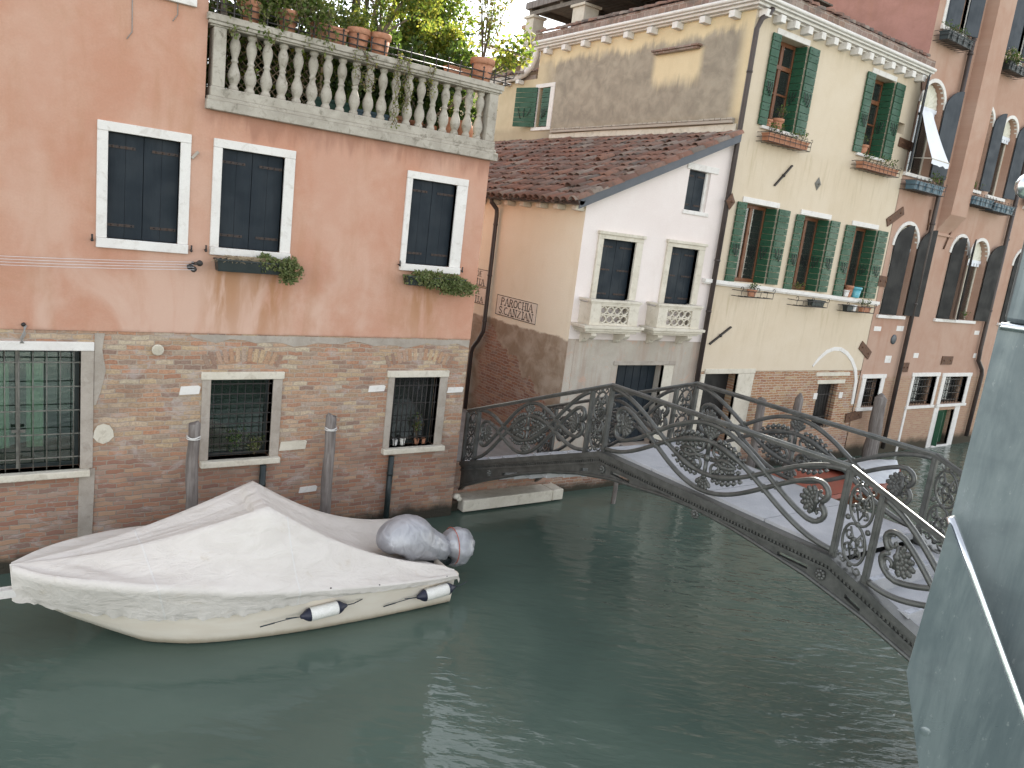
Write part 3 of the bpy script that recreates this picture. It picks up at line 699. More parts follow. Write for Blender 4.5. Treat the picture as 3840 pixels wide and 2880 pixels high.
def pot(x, y, z, r, h, label, group='terracotta pots on the terrace', mat=M_terra, rim=True, name='terracotta_pot', soil=True):
    t = thing(name, label, 'flower pot', (x, y, z), group)
    p = MB()
    pr_ = [(r*.70, 0), (r*.74, .01), (r*.93, h*.78)]
    if rim: pr_ += [(r*.90, h*.78)]
    else: pr_ += [(r*1.0, h*.97), (r*.98, h), (r*.9, h), (r*.86, h*.9)]
    p.lathe(pr_, (x, y, z), 20)
    if rim: p.lathe([(r*.955, h*.735), (r*1.03, h*.75), (r*1.045, h*.97), (r*1.01, h), (r*.91, h), (r*.86, h*.88)], (x, y, z), 20)
    p.build('pot', mat, t)
    if soil:
        s_ = MB(); s_.lathe([(r*.86, h*.86), (r*.86, h*.9)], (x, y, z), 14); s_.build('soil', M_soil, t)
    return t
def long_box(x0, x1, y0, y1, z0, z1, label, mat, name='flower_box', group=None, ribs=0, basket=False, cat='flower box'):
    t = thing(name, label, cat, ((x0+x1)/2, (y0+y1)/2, z0), group)
    p = MB(); tp = .012; th = .012
    # tapering trough of four walls and a floor, with a rolled rim
    def ring(z, d): return [(x0+d, y0+d, z), (x1-d, y0+d, z), (x1-d, y1-d, z), (x0+d, y1-d, z)]
    R = [ring(z0, .025), ring(z0+(z1-z0)*.86, .006), ring(z0+(z1-z0)*.86, -.008), ring(z1, -.008), ring(z1, th), ring(z1-.04, th)]
    vs = [q_ for r_ in R for q_ in r_]; fs = [(3, 2, 1, 0)]
    for i in range(5):
        for k in range(4): fs.append((i*4+k, i*4+(k+1) % 4, (i+1)*4+(k+1) % 4, (i+1)*4+k))
    fs.append((20, 21, 22, 23)); p.add(vs, fs)
    for k in range(ribs):
        xx = x0+(x1-x0)*(k+.5)/ribs; p.box(xx-.012, xx+.012, y0-.012, y0+.012, z0+.01, z0+(z1-z0)*.84)
    p.build('trough', mat, t, bevel=.004)
    if basket:
        k = MB(); e = .03
        for zz in (z0-.015, (z0+z1)/2, z1+.01):
            k.tube([(x0-e, YF, zz), (x0-e, y0-e, zz), (x1+e, y0-e, zz), (x1+e, YF, zz)], .008, 5)
        nb = max(3, int((x1-x0)/.18))
        for i in range(nb+1):
            xx = x0-e+(x1-x0+2*e)*i/nb; k.tube([(xx, YF, z0-.015), (xx, y0-e, z0-.015), (xx, y0-e, z1+.01)], .007, 5)
            k.tube([(xx+.035*cos(a), y0-e-.004, z1+.045+.035*sin(a)) for a in [j*pi/4-pi/2 for j in range(7)]], .006, 5)
        k.build('basket', M_iron, t)
    return t
def plant(name, label, cat, loc, parts, group=None):
    t = thing(name, label, cat, loc, group)
    for (nm, mb, mats) in parts: mb.build(nm, mats, t)
    return t

# flower boxes below two shuttered windows of the pink house
long_box(2.90, 4.05, YP-.24, YP-.04, 4.42, 4.60, 'dark plastic flower box bracketed under the middle shuttered window, bare at its left half', M_plastic, group='dark flower boxes under the pink house windows')
f = MB(); leaves(f, clumps((3.78, YP-.20, 4.57), (.42, .12, .09), 36, .05, .085)+clumps((3.95, YP-.25, 4.44), (.22, .06, .10), 14, .045, .075), 2600, .046, .036, shell=.55)
s_ = MB()
for k in range(60):
    x = rnd.uniform(2.98, 3.7); s_.tube([(x, YP-.14, 4.57), (x+rnd.uniform(-.15, .15), YP-.2, 4.66), (x+rnd.uniform(-.3, .3), YP-.24, 4.61+rnd.uniform(-.06, .03))], .004, 4)
plant('succulent_plant', 'green fleshy plant spilling over the right half of the middle window flower box', 'plant', (3.86, YP-.17, 4.5), [('foliage', f, M_leafsucc), ('dry_stems', s_, M_lattice)], 'fleshy plants in the pink house boxes')
long_box(5.99, 7.12, YP-.24, YP-.04, 4.40, 4.56, 'dark plastic flower box under the right shuttered window, buried in green leaves', M_plastic, group='dark flower boxes under the pink house windows')
f = MB(); leaves(f, clumps((6.56, YP-.20, 4.53), (.62, .12, .10), 62, .05, .085)+clumps((6.9, YP-.26, 4.42), (.36, .08, .10), 26, .05, .09)+clumps((7.2, YP-.22, 4.40), (.12, .08, .13), 9, .04, .08), 4300, .044, .034, shell=.55)
plant('succulent_plant', 'green fleshy plant hanging along the whole right window flower box', 'plant', (6.62, YP-.18, 4.48), [('foliage', f, M_leafsucc)], 'fleshy plants in the pink house boxes')

# pots lined up on the balustrade rail
ZR = 7.925
pots = [(3.30, .135, .30, 'terracotta pot at the left end of the balustrade rail, half hidden by ivy'), (3.83, .14, .31, 'terracotta pot under trailing ivy, left of the long clay trough'), (4.93, .175, .32, 'round terracotta pot just right of the long clay trough on the rail'), (5.29, .17, .33, 'terracotta pot with a thick rim, right of the round pot on the rail')]
for (x, r, h, lab) in pots: pot(x, YP+.10, ZR, r, h, lab, 'terracotta pots on the balustrade rail')
pot(7.20, YP+.10, ZR, .205, .37, 'big pale terracotta pot at the right end of the balustrade rail', 'terracotta pots on the balustrade rail')
long_box(4.19, 4.72, YP-.0, YP+.2, ZR, ZR+.25, 'long terracotta trough among the pots on the balustrade rail', M_terra, 'clay_trough', 'clay troughs on the balustrade rail', cat='trough')
long_box(6.50, 6.94, YP-.0, YP+.2, ZR, ZR+.13, 'low terracotta trough left of the big pale pot on the rail', M_terra, 'clay_trough', 'clay troughs on the balustrade rail', cat='trough')
# iron pot guard along the rail
t = thing('pot_guard', 'black wrought iron guard railing running along the front of the balustrade pots', 'railing', (5, YP, ZR))
k = MB()
for zz in (ZR+.055, ZR+.15): k.tube([(2.72, YP-.06, zz), (5.2, YP-.06, zz-.005), (7.72, YP-.06, zz)], .011, 6)
for i in range(22):
    x = 2.8+4.8*i/21; k.bar((x, YP-.06, ZR), (x, YP-.06, ZR+.20), .02, .016, (1, 0, 0)); k.ball((x, YP-.06, ZR+.215), .02, m=0)
for sgn in (1,):
    k.tube([(7.72+.05*cos(a)-.0, YP-.06, ZR+.20+.05*sin(a)) for a in [j*pi/5-pi/2 for j in range(8)]], .010, 5)
k.tube([(7.72, YP-.06, ZR+.055), (7.72, YP+.25, ZR+.055)], .010, 5); k.tube([(7.72, YP-.06, ZR+.15), (7.72, YP+.25, ZR+.15)], .010, 5)
k.build('guard_rails', M_iron, t)

# pots and boxes standing on the terrace floor behind the balusters
long_box(4.42, 5.12, YP+.5, YP+.72, 6.84, 7.20, 'dark green plastic planter on the terrace floor behind the balusters', M_greenplastic, 'planter', 'plastic planters behind the balusters', cat='planter')
long_box(5.16, 5.74, YP+.5, YP+.72, 6.84, 7.14, 'blue grey plastic planter on the terrace floor, right of the green planter', M_blueplastic, 'planter', 'plastic planters behind the balusters', cat='planter')
for i, (x, r, h, lab) in enumerate(((5.95, .16, .32, 'terracotta pot on the terrace floor next to the blue grey planter'), (6.28, .14, .30, 'smaller terracotta pot second from the blue grey planter behind the balusters'), (6.57, .13, .28, 'narrow terracotta pot behind the balusters, left of the two tall urns'))):
    pot(x, YP+.62, 6.84, r, h, lab, 'terracotta pots on the terrace floor')
def urn(x, lab):
    t = thing('clay_urn', lab, 'urn', (x, YP+.6, 6.84), 'tall clay urns behind the balusters')
    p = MB(); p.lathe([(.09, 0), (.10, .02), (.16, .18), (.175, .30), (.15, .40), (.12, .44), (.135, .47), (.11, .47), (.10, .42)], (x, YP+.6, 6.84), 18); p.build('body', M_terra, t)
urn(6.93, 'tall bulging terracotta urn behind the last balusters, the left one'); urn(7.26, 'tall bulging terracotta urn by the right pier of the balustrade')
# trellis
t = thing('trellis', 'diamond lattice wooden trellis standing behind the left balusters', 'trellis', (3.8, YP+.8, 6.8))
k = MB(); X0, X1, Z0, Z1, yy = 3.12, 4.62, 6.86, 7.92, YP+.75
for sg in (1, -1):
    off = -1.3
    while off < 1.7:
        pts = []
        a0 = X0+off; p0 = (a0, Z0) if sg == 1 else (a0, Z1); p1 = (a0+1.06, Z1) if sg == 1 else (a0+1.06, Z0)
        def clip(p, q_):
            (ax, az), (bx, bz) = p, q_; t0, t1 = 0, 1
            for lim, s2 in ((X0, 1), (X1, -1)):
                da, db = (ax-lim)*s2, (bx-lim)*s2
                if da < 0 and db < 0: return None
                if da < 0: t0 = max(t0, da/(da-db))
                if db < 0: t1 = min(t1, da/(da-db))
            return None if t0 >= t1 else ((ax+(bx-ax)*t0, az+(bz-az)*t0), (ax+(bx-ax)*t1, az+(bz-az)*t1))
        c_ = clip(p0, p1)
        if c_: k.bar((c_[0][0], yy+.006*sg, c_[0][1]), (c_[1][0], yy+.006*sg, c_[1][1]), .012, .022, (0, 1, 0))
        off += .115
k.build('lattice', M_lattice, t)
k = MB()
for x in (X0, X1): k.box(x-.02, x+.02, yy-.02, yy+.02, 6.8, Z1+.02)
k.box(X0, X1, yy-.018, yy+.018, Z1, Z1+.035); k.build('frame', M_lattice, t)
k = MB(); k.box(2.95, 3.04, YP+.36, YP+.45, 6.8, 9.4); tag(k.build('timber_post', M_deckwood, bevel=.008, loc=(3, 12.25, 6.8)), 'dark rough timber post behind the left pier of the balustrade', 'post')

# ------------ terrace greenery
def tree(name, label, cat, base, blobs, n, L, W, mat, tips, r, group=None, mats=None, shell=.45):
    f = MB(); leaves(f, blobs, n, L, W, shell=shell, mats=mats)
    s_ = MB(); stems(s_, base, tips, r)
    return plant(name, label, cat, base, [('crown', f, mat), ('trunk', s_, M_bark)], group)
# dark evergreen hedge right behind the balusters
bl = []
for k in range(90):
    x = rnd.uniform(3.0, 7.7); bl.append(((x, rnd.uniform(12.8, 13.7), rnd.uniform(6.95, 8.5)), rnd.uniform(.22, .38), rnd.uniform(.2, .3), rnd.uniform(.22, .38)))
tree('evergreen_hedge', 'dense dark evergreen hedge behind the balusters of the terrace', 'hedge', (5, 13.6, 6.8), bl, 17000, .12, .075, [M_leafdark, M_leafmid], [(x, 13.6, 8.0) for x in (3.4, 4.2, 5, 5.8, 6.6)], .05, mats=[0, 0, 0, 1])
k = MB()  # added screen, unseen itself, keeps bright sky out between the balusters
for i in range(44): k.box(2.95+.103*i, 2.95+.103*i+.092, 14.15, 14.18, 6.8, 8.42+.03*rnd.random())
for zz in (7.1, 8.2): k.box(2.95, 7.45, 14.182, 14.22, zz, zz+.06)
tag(k.build('screen_fence', M_deckwood, loc=(5.2, 14.15, 6.8)), 'added dark boarded screen behind the terrace hedge, blocking the sky between the balusters', 'fence')
# dark conical tree
bl = []
for k in range(70):
    f_ = rnd.random(); z = 7.6+f_*5.2; R = .85*(1-.55*f_); a = rnd.random()*2*pi; q_ = rnd.random()**.5*R
    bl.append(((5.75+q_*cos(a), 14.3+q_*sin(a), z), .28, .28, .34))
tree('conifer_tree', 'dark dense conifer rising behind the vine in the middle of the terrace', 'tree', (5.75, 14.3, 6.8), bl, 11000, .10, .045, [M_leafdark, M_leafmid], [(5.75, 14.3, 12.4)], .12, mats=[0, 0, 1])
# bright bushy trees
bl = clumps((7.55, 15.0, 9.3), (.8, .75, 1.3), 62, .22, .38)+clumps((8.15, 14.6, 8.7), (.45, .4, .6), 16, .2, .32)
tree('bushy_tree', 'bright sunlit bushy green tree behind the right half of the balustrade', 'tree', (7.4, 15.0, 6.8), bl, 14000, .095, .06, [M_leafmid, M_leaflime], [(7.0, 15, 9.6), (7.5, 14.8, 10.2), (8.0, 15.1, 9.8), (7.6, 15.4, 9.0)], .06, mats=[0, 0, 1])
bl = clumps((4.4, 14.6, 9.9), (1.3, .7, 1.5), 60, .22, .40)
tree('leafy_tree', 'broad leafy tree at the back of the terrace behind the ivy pots', 'tree', (4.3, 14.6, 6.8), bl, 8000, .105, .066, [M_leafmid, M_leafdark, M_leaflime], [(3.6, 14.6, 10), (4.4, 14.5, 10.6), (5.2, 14.7, 10)], .08, mats=[0, 1, 1, 2])
bl = clumps((6.7, 14.7, 11.3), (1.2, .8, 1.0), 40, .2, .36)
tree('tall_tree', 'light green tree crown high above the terrace at the picture top', 'tree', (6.5, 15.4, 6.8), bl, 6500, .10, .06, [M_leafmid, M_leaflime], [(6.2, 14.7, 11), (6.8, 14.8, 11.6), (7.4, 14.8, 11)], .09, mats=[0, 1])
bl = clumps((7.3, 13.4, 8.4), (.65, .4, .6), 40, .15, .26)
tree('lime_shrub', 'yellow green shrub glowing in the sun behind the low clay trough', 'shrub', (7.1, 13.6, 6.8), bl, 6000, .085, .05, [M_leaflime, M_leafmid], [(7.0, 13.6, 8.5), (7.3, 13.5, 8.7)], .03, mats=[0, 0, 1])
# ivy over the left pots
f = MB(); s_ = MB()
leaves(f, clumps((3.45, YP+.18, 8.42), (.6, .2, .22), 34, .08, .16)+clumps((4.25, YP+.2, 8.42), (.55, .18, .20), 28, .08, .15)+clumps((3.9, YP+.5, 8.9), (.95, .35, .45), 34, .10, .2), 5200, .06, .055, mats=[0, 0, 1], shell=.6)
for k in range(26):
    x = rnd.uniform(2.85, 4.5); z0 = 8.35; n_ = rnd.randint(5, 11)
    pts = [(x+.05*sin(j*.9+k), YP-.02-.05*min(j, 3)/3+.02*sin(j), z0-.07*j*rnd.uniform(.8, 1.1)+.02) for j in range(n_)]
    s_.tube(pts, .005, 4)
    for p_ in pts:
        for _ in range(3): f.leaf(Vector(p_)+rv()*.03, rv()+Vector((0, -.8, -.4)), rv(), .058*rnd.uniform(.7, 1.2), .055, rnd.choice([0, 0, 1]))
plant('ivy', 'thick variegated ivy hanging over the pots at the left end of the rail', 'plant', (3.8, YP+.2, 8.2), [('foliage', f, [M_leafivy, M_leafmid]), ('vines', s_, M_bark)])
# climbing vines between the balusters on the left
f = MB(); s_ = MB()
for k in range(16):
    x = rnd.uniform(3.1, 4.7); pts = [(x+.14*sin(j*.8+k), YP+.66+.05*cos(j), 7.85-.075*j) for j in range(rnd.randint(5, 11))]
    s_.tube(pts, .005, 4)
    for p_ in pts:
        for _ in range(2): f.leaf(Vector(p_)+rv()*.05, rv()+Vector((0, -.8, -.2)), rv(), .075*rnd.uniform(.6, 1.2), .062, rnd.choice([0, 1, 1]))
plant('climbing_vine', 'green and yellow vine climbing over the lattice trellis', 'plant', (3.9, YP+.66, 6.9), [('foliage', f, [M_leaflime, M_leafmid]), ('vines', s_, M_bark)])
# yellow-green shrub in the two middle pots
tips = [(4.95, YP+.15, 9.3), (5.4, YP+.1, 9.6), (5.9, YP, 9.2), (5.6, YP-.05, 8.85), (6.0, YP-.1, 8.75), (5.2, YP+.3, 9.9), (5.75, YP+.1, 9.0)]
f = MB(); s_ = MB(); stems(s_, (5.29, YP+.1, 8.2), tips, .022)
for tp in tips: leaves(f, clumps(tp, (.24, .17, .26), 7, .09, .18), 420, .072, .044, mats=[0, 0, 1])
leaves(f, clumps((4.95, YP+.12, 8.42), (.22, .12, .12), 10, .07, .12)+clumps((5.35, YP+.1, 8.6), (.2, .12, .25), 10, .07, .12), 1000, .055, .034, mats=[0, 1, 2])
plant('flowering_shrub', 'loose yellow green shrub growing from the thick rimmed pot on the rail', 'plant', (5.29, YP+.1, 8.2), [('foliage', f, [M_leaflime, M_leafmid, M_leafivy]), ('stems', s_, M_bark)])
# hanging strands in front of the balustrade
f = MB(); s_ = MB()
for (x, zt, n_, sp) in ((4.92, 7.95, 9, .14), (5.55, 8.0, 16, .06), (5.72, 7.98, 12, .05), (6.15, 7.95, 7, .06), (5.05, 7.9, 8, .12)):
    for q_ in range(3):
        pts = [(x+sp*rnd.uniform(-1, 1)+.03*sin(j*.8+q_*2), YP-.10-.02*sin(j), zt-.072*j) for j in range(n_)]
        s_.tube(pts, .005, 4)
        for p_ in pts:
            for _ in range(3): f.leaf(Vector(p_)+rv()*.035, rv()+Vector((0, -.6, -.5)), rv(), .05*rnd.uniform(.6, 1.2), .026, rnd.choice([0, 0, 1, 2]))
plant('trailing_plant', 'thin leafy strands trailing down the front of the middle balusters', 'plant', (5.3, YP-.08, 7.9), [('foliage', f, [M_leafivy, M_leaflime, M_leafbrown]), ('strands', s_, M_bark)])
# reddish shrub in the big pot at the right end
tips = [(7.05+rnd.uniform(-.35, .75), YP+.1+rnd.uniform(-.2, .35), rnd.uniform(9.0, 10.9)) for _ in range(11)]
f = MB(); s_ = MB(); stems(s_, (7.2, YP+.1, 8.2), tips, .011)
for tp in tips:
    for q_ in range(5):
        t_ = .45+.12*q_; c = Vector((7.2, YP+.1, 8.2)).lerp(Vector(tp), t_)+rv()*.08
        leaves(f, [(c, .17, .14, .17)], 42, .062, .036, mats=[0, 0, 1, 2])
plant('reddish_shrub', 'airy shrub with red brown leaves in the big pale pot, against the white sky', 'plant', (7.2, YP+.1, 8.2), [('foliage', f, [M_leafbrown, M_leaflime, M_leafmid]), ('stems', s_, M_bark)])
# lime branches arching out past the corner
tips = [(8.15, YP+.25, 8.95), (8.32, YP+.3, 8.86), (8.0, YP+.2, 8.55), (8.2, YP+.2, 8.45), (7.75, YP+.15, 8.35), (8.28, YP+.35, 8.66), (7.7, YP+.2, 8.7)]
f = MB(); s_ = MB(); stems(s_, (7.35, YP+.3, 8.0), tips, .014)
for tp in tips:
    for q_ in range(44):
        c = Vector((7.35, YP+.3, 8.0)).lerp(Vector(tp), rnd.uniform(.4, 1.0))+Vector((0, 0, .1))+rv()*.08
        f.leaf(c, rv()+Vector((.3, -.2, -.2)), rv(), rnd.uniform(.085, .13), .062, rnd.choice([0, 0, 0, 1]))
plant('lime_branch_plant', 'arching branches with big lime leaves reaching past the terrace corner', 'plant', (7.35, YP+.3, 8.0), [('foliage', f, [M_leaflime, M_leafmid]), ('stems', s_, M_bark)])
f = MB(); s_ = MB(); tips = [(6.3, 12.5, 7.9), (6.7, 12.45, 7.85), (7.0, 12.5, 7.6), (6.1, 12.5, 7.6)]
s_.tube([(6.35, 12.42, 6.9), (6.55, 12.35, 7.25), (6.95, 12.3, 7.55), (7.2, 12.3, 7.75)], [.03, .028, .022, .015], 6)
stems(s_, (6.45, 12.45, 7.0), tips, .014)
for tp in tips: leaves(f, clumps(tp, (.16, .1, .12), 5, .06, .1), 120, .05, .03, mats=[0, 1])
leaves(f, clumps((5.95, 12.45, 7.3), (.16, .1, .12), 6, .06, .1), 240, .05, .032, mats=[0, 0, 1])
plant('woody_shrub', 'woody shrub with a bent bare stem behind the right balusters', 'plant', (6.5, 12.45, 6.84), [('foliage', f, [M_leafmid, M_leaflime]), ('stems', s_, M_bark)])

# things behind the bars of the brick windows
for (x, r, h, mt, lab) in ((6.22, .05, .11, M_whitepot, 'white plastic pot behind the bars at the left of the right barred window sill'), (6.37, .055, .13, M_white_paint, 'wider pale pot in the middle of the right barred window sill'), (6.66, .05, .10, M_terra, 'small terracotta pot in the right barred window'), (6.80, .045, .10, M_terra, 'smallest terracotta pot by the right jamb of the barred window')):
    pot(x, YP+.13, 1.46, r, h, lab, 'small pots behind the bars of the right brick window', mt, name='flower_pot')
f = MB(); s_ = MB(); stems(s_, (6.66, YP+.13, 1.55), [(6.55, YP+.12, 1.95), (6.72, YP+.12, 2.05), (6.62, YP+.13, 1.85)], .007)
leaves(f, clumps((6.64, YP+.12, 1.88), (.10, .05, .14), 8, .04, .07), 130, .045, .028, mats=[0, 1])
plant('window_plant', 'small leafy plant in the terracotta pot behind the right barred window', 'plant', (6.66, YP+.13, 1.55), [('foliage', f, [M_leafmid, M_leafbrown]), ('stems', s_, M_bark)])
f = MB(); s_ = MB(); stems(s_, (3.7, YP+.13, 1.46), [(3.6, YP+.12, 1.75), (3.78, YP+.12, 1.8), (3.68, YP+.13, 1.7), (3.84, YP+.12, 1.66)], .006)
leaves(f, clumps((3.45, YP+.13, 1.78), (.18, .04, .25), 10, .05, .09), 150, .04, .025, mats=[0, 1]); leaves(f, clumps((3.72, YP+.12, 1.66), (.12, .04, .12), 8, .04, .08), 160, .06, .014, mats=[2])
plant('window_plant', 'dry grassy plant behind the bars of the middle brick window', 'plant', (3.7, YP+.13, 1.46), [('foliage', f, [M_leafmid, M_leafdark, M_leafivy]), ('stems', s_, M_bark)])
# ------------------------------------------------------------------ white house
WH = thing('white_house', 'low white house with a tiled lean-to roof and two small stone balconies', 'house', (12, YF, 0))
def roofz(x): return 6.27+(x-10.0)*.452
OPS = [rect(13.0, 13.70, 6.43, 7.30), rect(10.76, 11.70, 4.30, 5.575), rect(12.80, 13.68, 4.31, 5.585)]
b = MB(); b.plate([(10.2, 3.44), (14.3, 3.44), (14.3, roofz(14.3)-.12), (10.2, roofz(10.2)-.12)], OPS, FX(YF), (0, .28, 0), sides=False); b.build('wall', M_white, WH)
b = MB(); b.plate(rect(10.2, 14.3, -.5, 3.436), [rect(11.72, 13.18, .95, 2.87)], FX(YF+.004), (0, .4, 0), sides=False); b.build('plaster_base', M_cement, WH)
b = MB(); b.plate(rect(YF, 26, -.5, 6.2), [], FY(10.2), (.2, 0, 0), sides=False); b.build('side_wall', M_side, WH)
b = MB(); b.add([(10.5, 12.8, -.5), (14.2, 12.8, -.5), (14.2, 26, -.5), (10.5, 26, -.5), (10.5, 12.8, 6.1), (14.2, 12.8, 7.8), (14.2, 26, 7.8), (10.5, 26, 6.1)], [(0, 1, 5, 4), (1, 2, 6, 5), (2, 3, 7, 6), (3, 0, 4, 7), (4, 5, 6, 7)]); b.build('core_wall', M_dark, WH)
# door to the landing
d = MB(); d.box(11.72, 13.18, YF+.26, YF+.31, .95, 2.87)
for k in range(6): d.box(11.74+k*.24, 11.74+k*.24+.225, YF+.245, YF+.26, .97, 2.85)
d.build('door', M_navy, WH, bevel=.004)
l = MB(); l.box(11.58, 13.55, YF-.02, YF+.1, 2.873, 2.97); l.build('lintel', M_stoned, WH, bevel=.012)
l = MB(); l.box(13.18, 13.50, YF-.012, YF+.1, .6, 2.87); l.build('door_jamb', M_stonec, WH, bevel=.012)
l = MB(); l.box(11.6, 13.4, YF-.05, YF+.3, .80, .948); l.build('threshold', M_stonec, WH, bevel=.012)
# top small window
wd = MB(); wd.box(12.90, 13.92, YF-.025, YF+.1, 7.302, 7.44); wd = wd.build('window', M_stone, WH, bevel=.008); sl = MB(); sl.box(12.96, 13.80, YF-.03, YF+.1, 6.34, 6.428); sl.build('sill', M_stone, wd, bevel=.008)
closed_shutters(wd, 13.01, 13.62, 6.44, 7.29, YF+.10, M_navy)
jb = MB(); jb.box(13.62, 13.70, YF+.06, YF+.25, 6.43, 7.30); jb.build('jamb', M_stone, wd)
for (o_, i_) in (((10.62, 11.90, 4.20, 5.72), (10.76, 11.70, 4.30, 5.575)), ((12.64, 13.88, 4.20, 5.73), (12.80, 13.68, 4.31, 5.585))):
    wd = surround(WH, 'window', *o_, *i_, YF, M_stoneg if False else M_stonec, .05, .12)
    m_ = MB(); m_.box(o_[0]-.03, o_[1]+.03, YF-.085, YF+.02, o_[3]-.055, o_[3]+.01); m_.build('cornice', M_stonec, wd, bevel=.008)
    closed_shutters(wd, *i_, YF+.085, M_navy, ((.1, 1), (.5, 1), (.88, 1)))
def balcony(x0, x1):
    s_ = MB(); s_.box(x0-.16, x1+.13, YF-.47, YF, 3.735, 3.80); s_.box(x0-.10, x1+.08, YF-.43, YF, 3.68, 3.735); s_.box(x0-.04, x1+.02, YF-.36, YF, 3.63, 3.68)
    B = s_.build('balcony', M_stonec, WH, bevel=.012)
    r_ = MB(); r_.box(x0-.03, x1+.03, YF-.40, YF-.24, 4.285, 4.335); r_.box(x0-.03, x0+.12, YF-.24, YF, 4.285, 4.335); r_.box(x1-.12, x1+.03, YF-.24, YF, 4.285, 4.335)
    r_.box(x0-.0, x1+.0, YF-.38, YF-.26, 4.25, 4.285); r_.build('rail', M_stonec, B, bevel=.008)
    p = MB()
    for (a, c_) in ((x0+.02, x0+.30), (x1-.30, x1-.02)): p.box(a, c_, YF-.375, YF-.265, 3.80, 4.25)
    for (a, c_) in ((x0+.02, x0+.10), (x1-.10, x1-.02)): p.box(a, c_, YF-.265, YF, 3.80, 4.25)
    p.box(x0+.30, x1-.30, YF-.37, YF-.27, 3.80, 3.84); p.box(x0+.30, x1-.30, YF-.37, YF-.27, 4.21, 4.25); p.build('parapet', M_stonec, B, bevel=.006)
    c = MB(); n = 5; wid = x1-x0-.60; st = wid/(n-1)
    for row in (3.932, 4.118):
        for k in range(n):
            cx = x0+.30+st*k; pts = []
            for a in range(21):
                an = 2*pi*a/20; px = cx+st*.98*cos(an); pz = row+.094*sin(an)
                if x0+.295 <= px <= x1-.295: pts.append((px, YF-.32, pz))
                else:
                    if len(pts) > 1: c.tube(pts, .017, 6, flat=((0, 1, 0), 2.2))
                    pts = []
            if len(pts) > 1: c.tube(pts, .017, 6, flat=((0, 1, 0), 2.2))
    c.build('pierced_panel', M_stonec, B)
    for xx in (x0+.2, x1-.24):
        k = MB(); k.plate([(YF-.36, 3.63), (YF, 3.63), (YF, 3.38), (YF-.05, 3.39), (YF-.10, 3.43), (YF-.12, 3.48), (YF-.18, 3.50), (YF-.22, 3.48), (YF-.27, 3.49), (YF-.33, 3.53), (YF-.37, 3.58)], [], lambda u, v, xx=xx: Vector((xx-.07, u, v)), (.14, 0, 0)); k.build('bracket', M_stonec, B, bevel=.01)
    return B
balcony(10.36, 11.76); balcony(12.32, 13.72)
# roof of clay tiles, one mesh
R = MB(); slope = sqrt(1+.452**2); dn = Vector((-1, 0, -.452)).normalized(); nr = Vector((-.452, 0, 1)).normalized()
nT, nRow = 46, 13
for j in range(nT):
    yy = 12.20+.235*j
    for i in range(nRow):
        s0 = i*.385; top = Vector((14.36, yy, roofz(14.36)+.02)); jt = Vector((rnd.gauss(0, .022), rnd.gauss(0, .011), rnd.gauss(0, .009)))
        if rnd.random() < .05: jt += Vector((rnd.gauss(0, .07), rnd.gauss(0, .025), .015))
        a_ = top+dn*s0+jt; b_ = top+dn*(s0+.46)+jt
        vs = []
        for (pp_, rr, lift) in ((a_, .090, .035), (b_, .115, .058)):
            for k in range(7):
                an = pi*k/6; vs.append(pp_+Vector((0, -rr*cos(an), 0))+nr*(rr*.8*sin(an)+lift))
        n0 = len(vs)
        for (pp_, rr, lift) in ((a_, .076, .035), (b_, .099, .056)):
            for k in range(7):
                an = pi*k/6; vs.append(pp_+Vector((0, -rr*cos(an), 0))+nr*(rr*.8*sin(an)+lift-.004))
        fs = [(k, k+1, 8+k, 7+k) for k in range(6)]+[(14+k, 21+k, 22+k, 15+k) for k in range(6)]+[(7+k, 8+k, 22+k, 21+k) for k in range(6)]
        R.add(vs, fs, 0, True)
        # channel tile between
        c_ = yy+.1175; vs = []
        for (pp_, rr) in ((a_, .10), (b_, .082)):
            for k in range(5):
                an = pi*k/4; vs.append(Vector((pp_.x, c_-rr*cos(an), pp_.z))+nr*(.035-rr*.55*sin(an)+.02))
        R.add(vs, [(k, 5+k, 6+k, k+1) for k in range(4)], 0, True)
ROOF = R.build('roof', M_tile, WH)
b = MB(); b.add([(9.90, 12.12, roofz(9.9)-.05), (14.3, 12.12, roofz(14.3)-.05), (14.3, 26, roofz(14.3)-.05), (9.90, 26, roofz(9.9)-.05)], [(0, 1, 2, 3), (3, 2, 1, 0)]); b.build('roof_boarding', M_deckwood, ROOF)
v = MB(); v.plate([(9.86, roofz(9.86)-.12), (14.27, roofz(14.27)-.12), (14.27, roofz(14.27)+.08), (9.86, roofz(9.86)+.06)], [], FX(12.10), (0, .03, 0)); v.build('verge_flashing', M_zinc, ROOF)
vt = MB()
for i in range(12):
    a_ = Vector((14.3, 12.15, roofz(14.3)+.06))+dn*(i*.41); b_ = a_+dn*.45; vs = []
    for (pp_, rr, lf) in ((a_, .085, 0), (b_, .10, .02)):
        for k in range(8):
            an = pi*k/7; vs.append(pp_+Vector((0, -rr*cos(an), 0))+nr*(rr*sin(an)+lf))
    vt.add(vs, [(k, k+1, 9+k, 8+k) for k in range(7)]+[tuple(8+k for k in range(8))], 0, True)
vt.build('verge_tiles', M_tile, ROOF)
g = MB(); rows = []
for y in (12.10, 26.0): rows.append([Vector((9.90+.085*cos(a), y, 6.245+.085*sin(a))) for a in [pi+pi*k/8 for k in range(9)]])
g.grid(rows); g.add(rows[0], [tuple(range(9))]); g.box(9.805, 9.82, 12.1, 26, 6.235, 6.255); g.box(9.975, 9.99, 12.1, 26, 6.23, 6.27); g.build('gutter', M_pipe, WH)
for k in range(9):
    c = MB(); c.box(9.98, 10.2, 12.34+.62*k, 12.34+.62*k+.17, 6.06, 6.17); c.build('corbel', M_stonec, WH, bevel=.02)
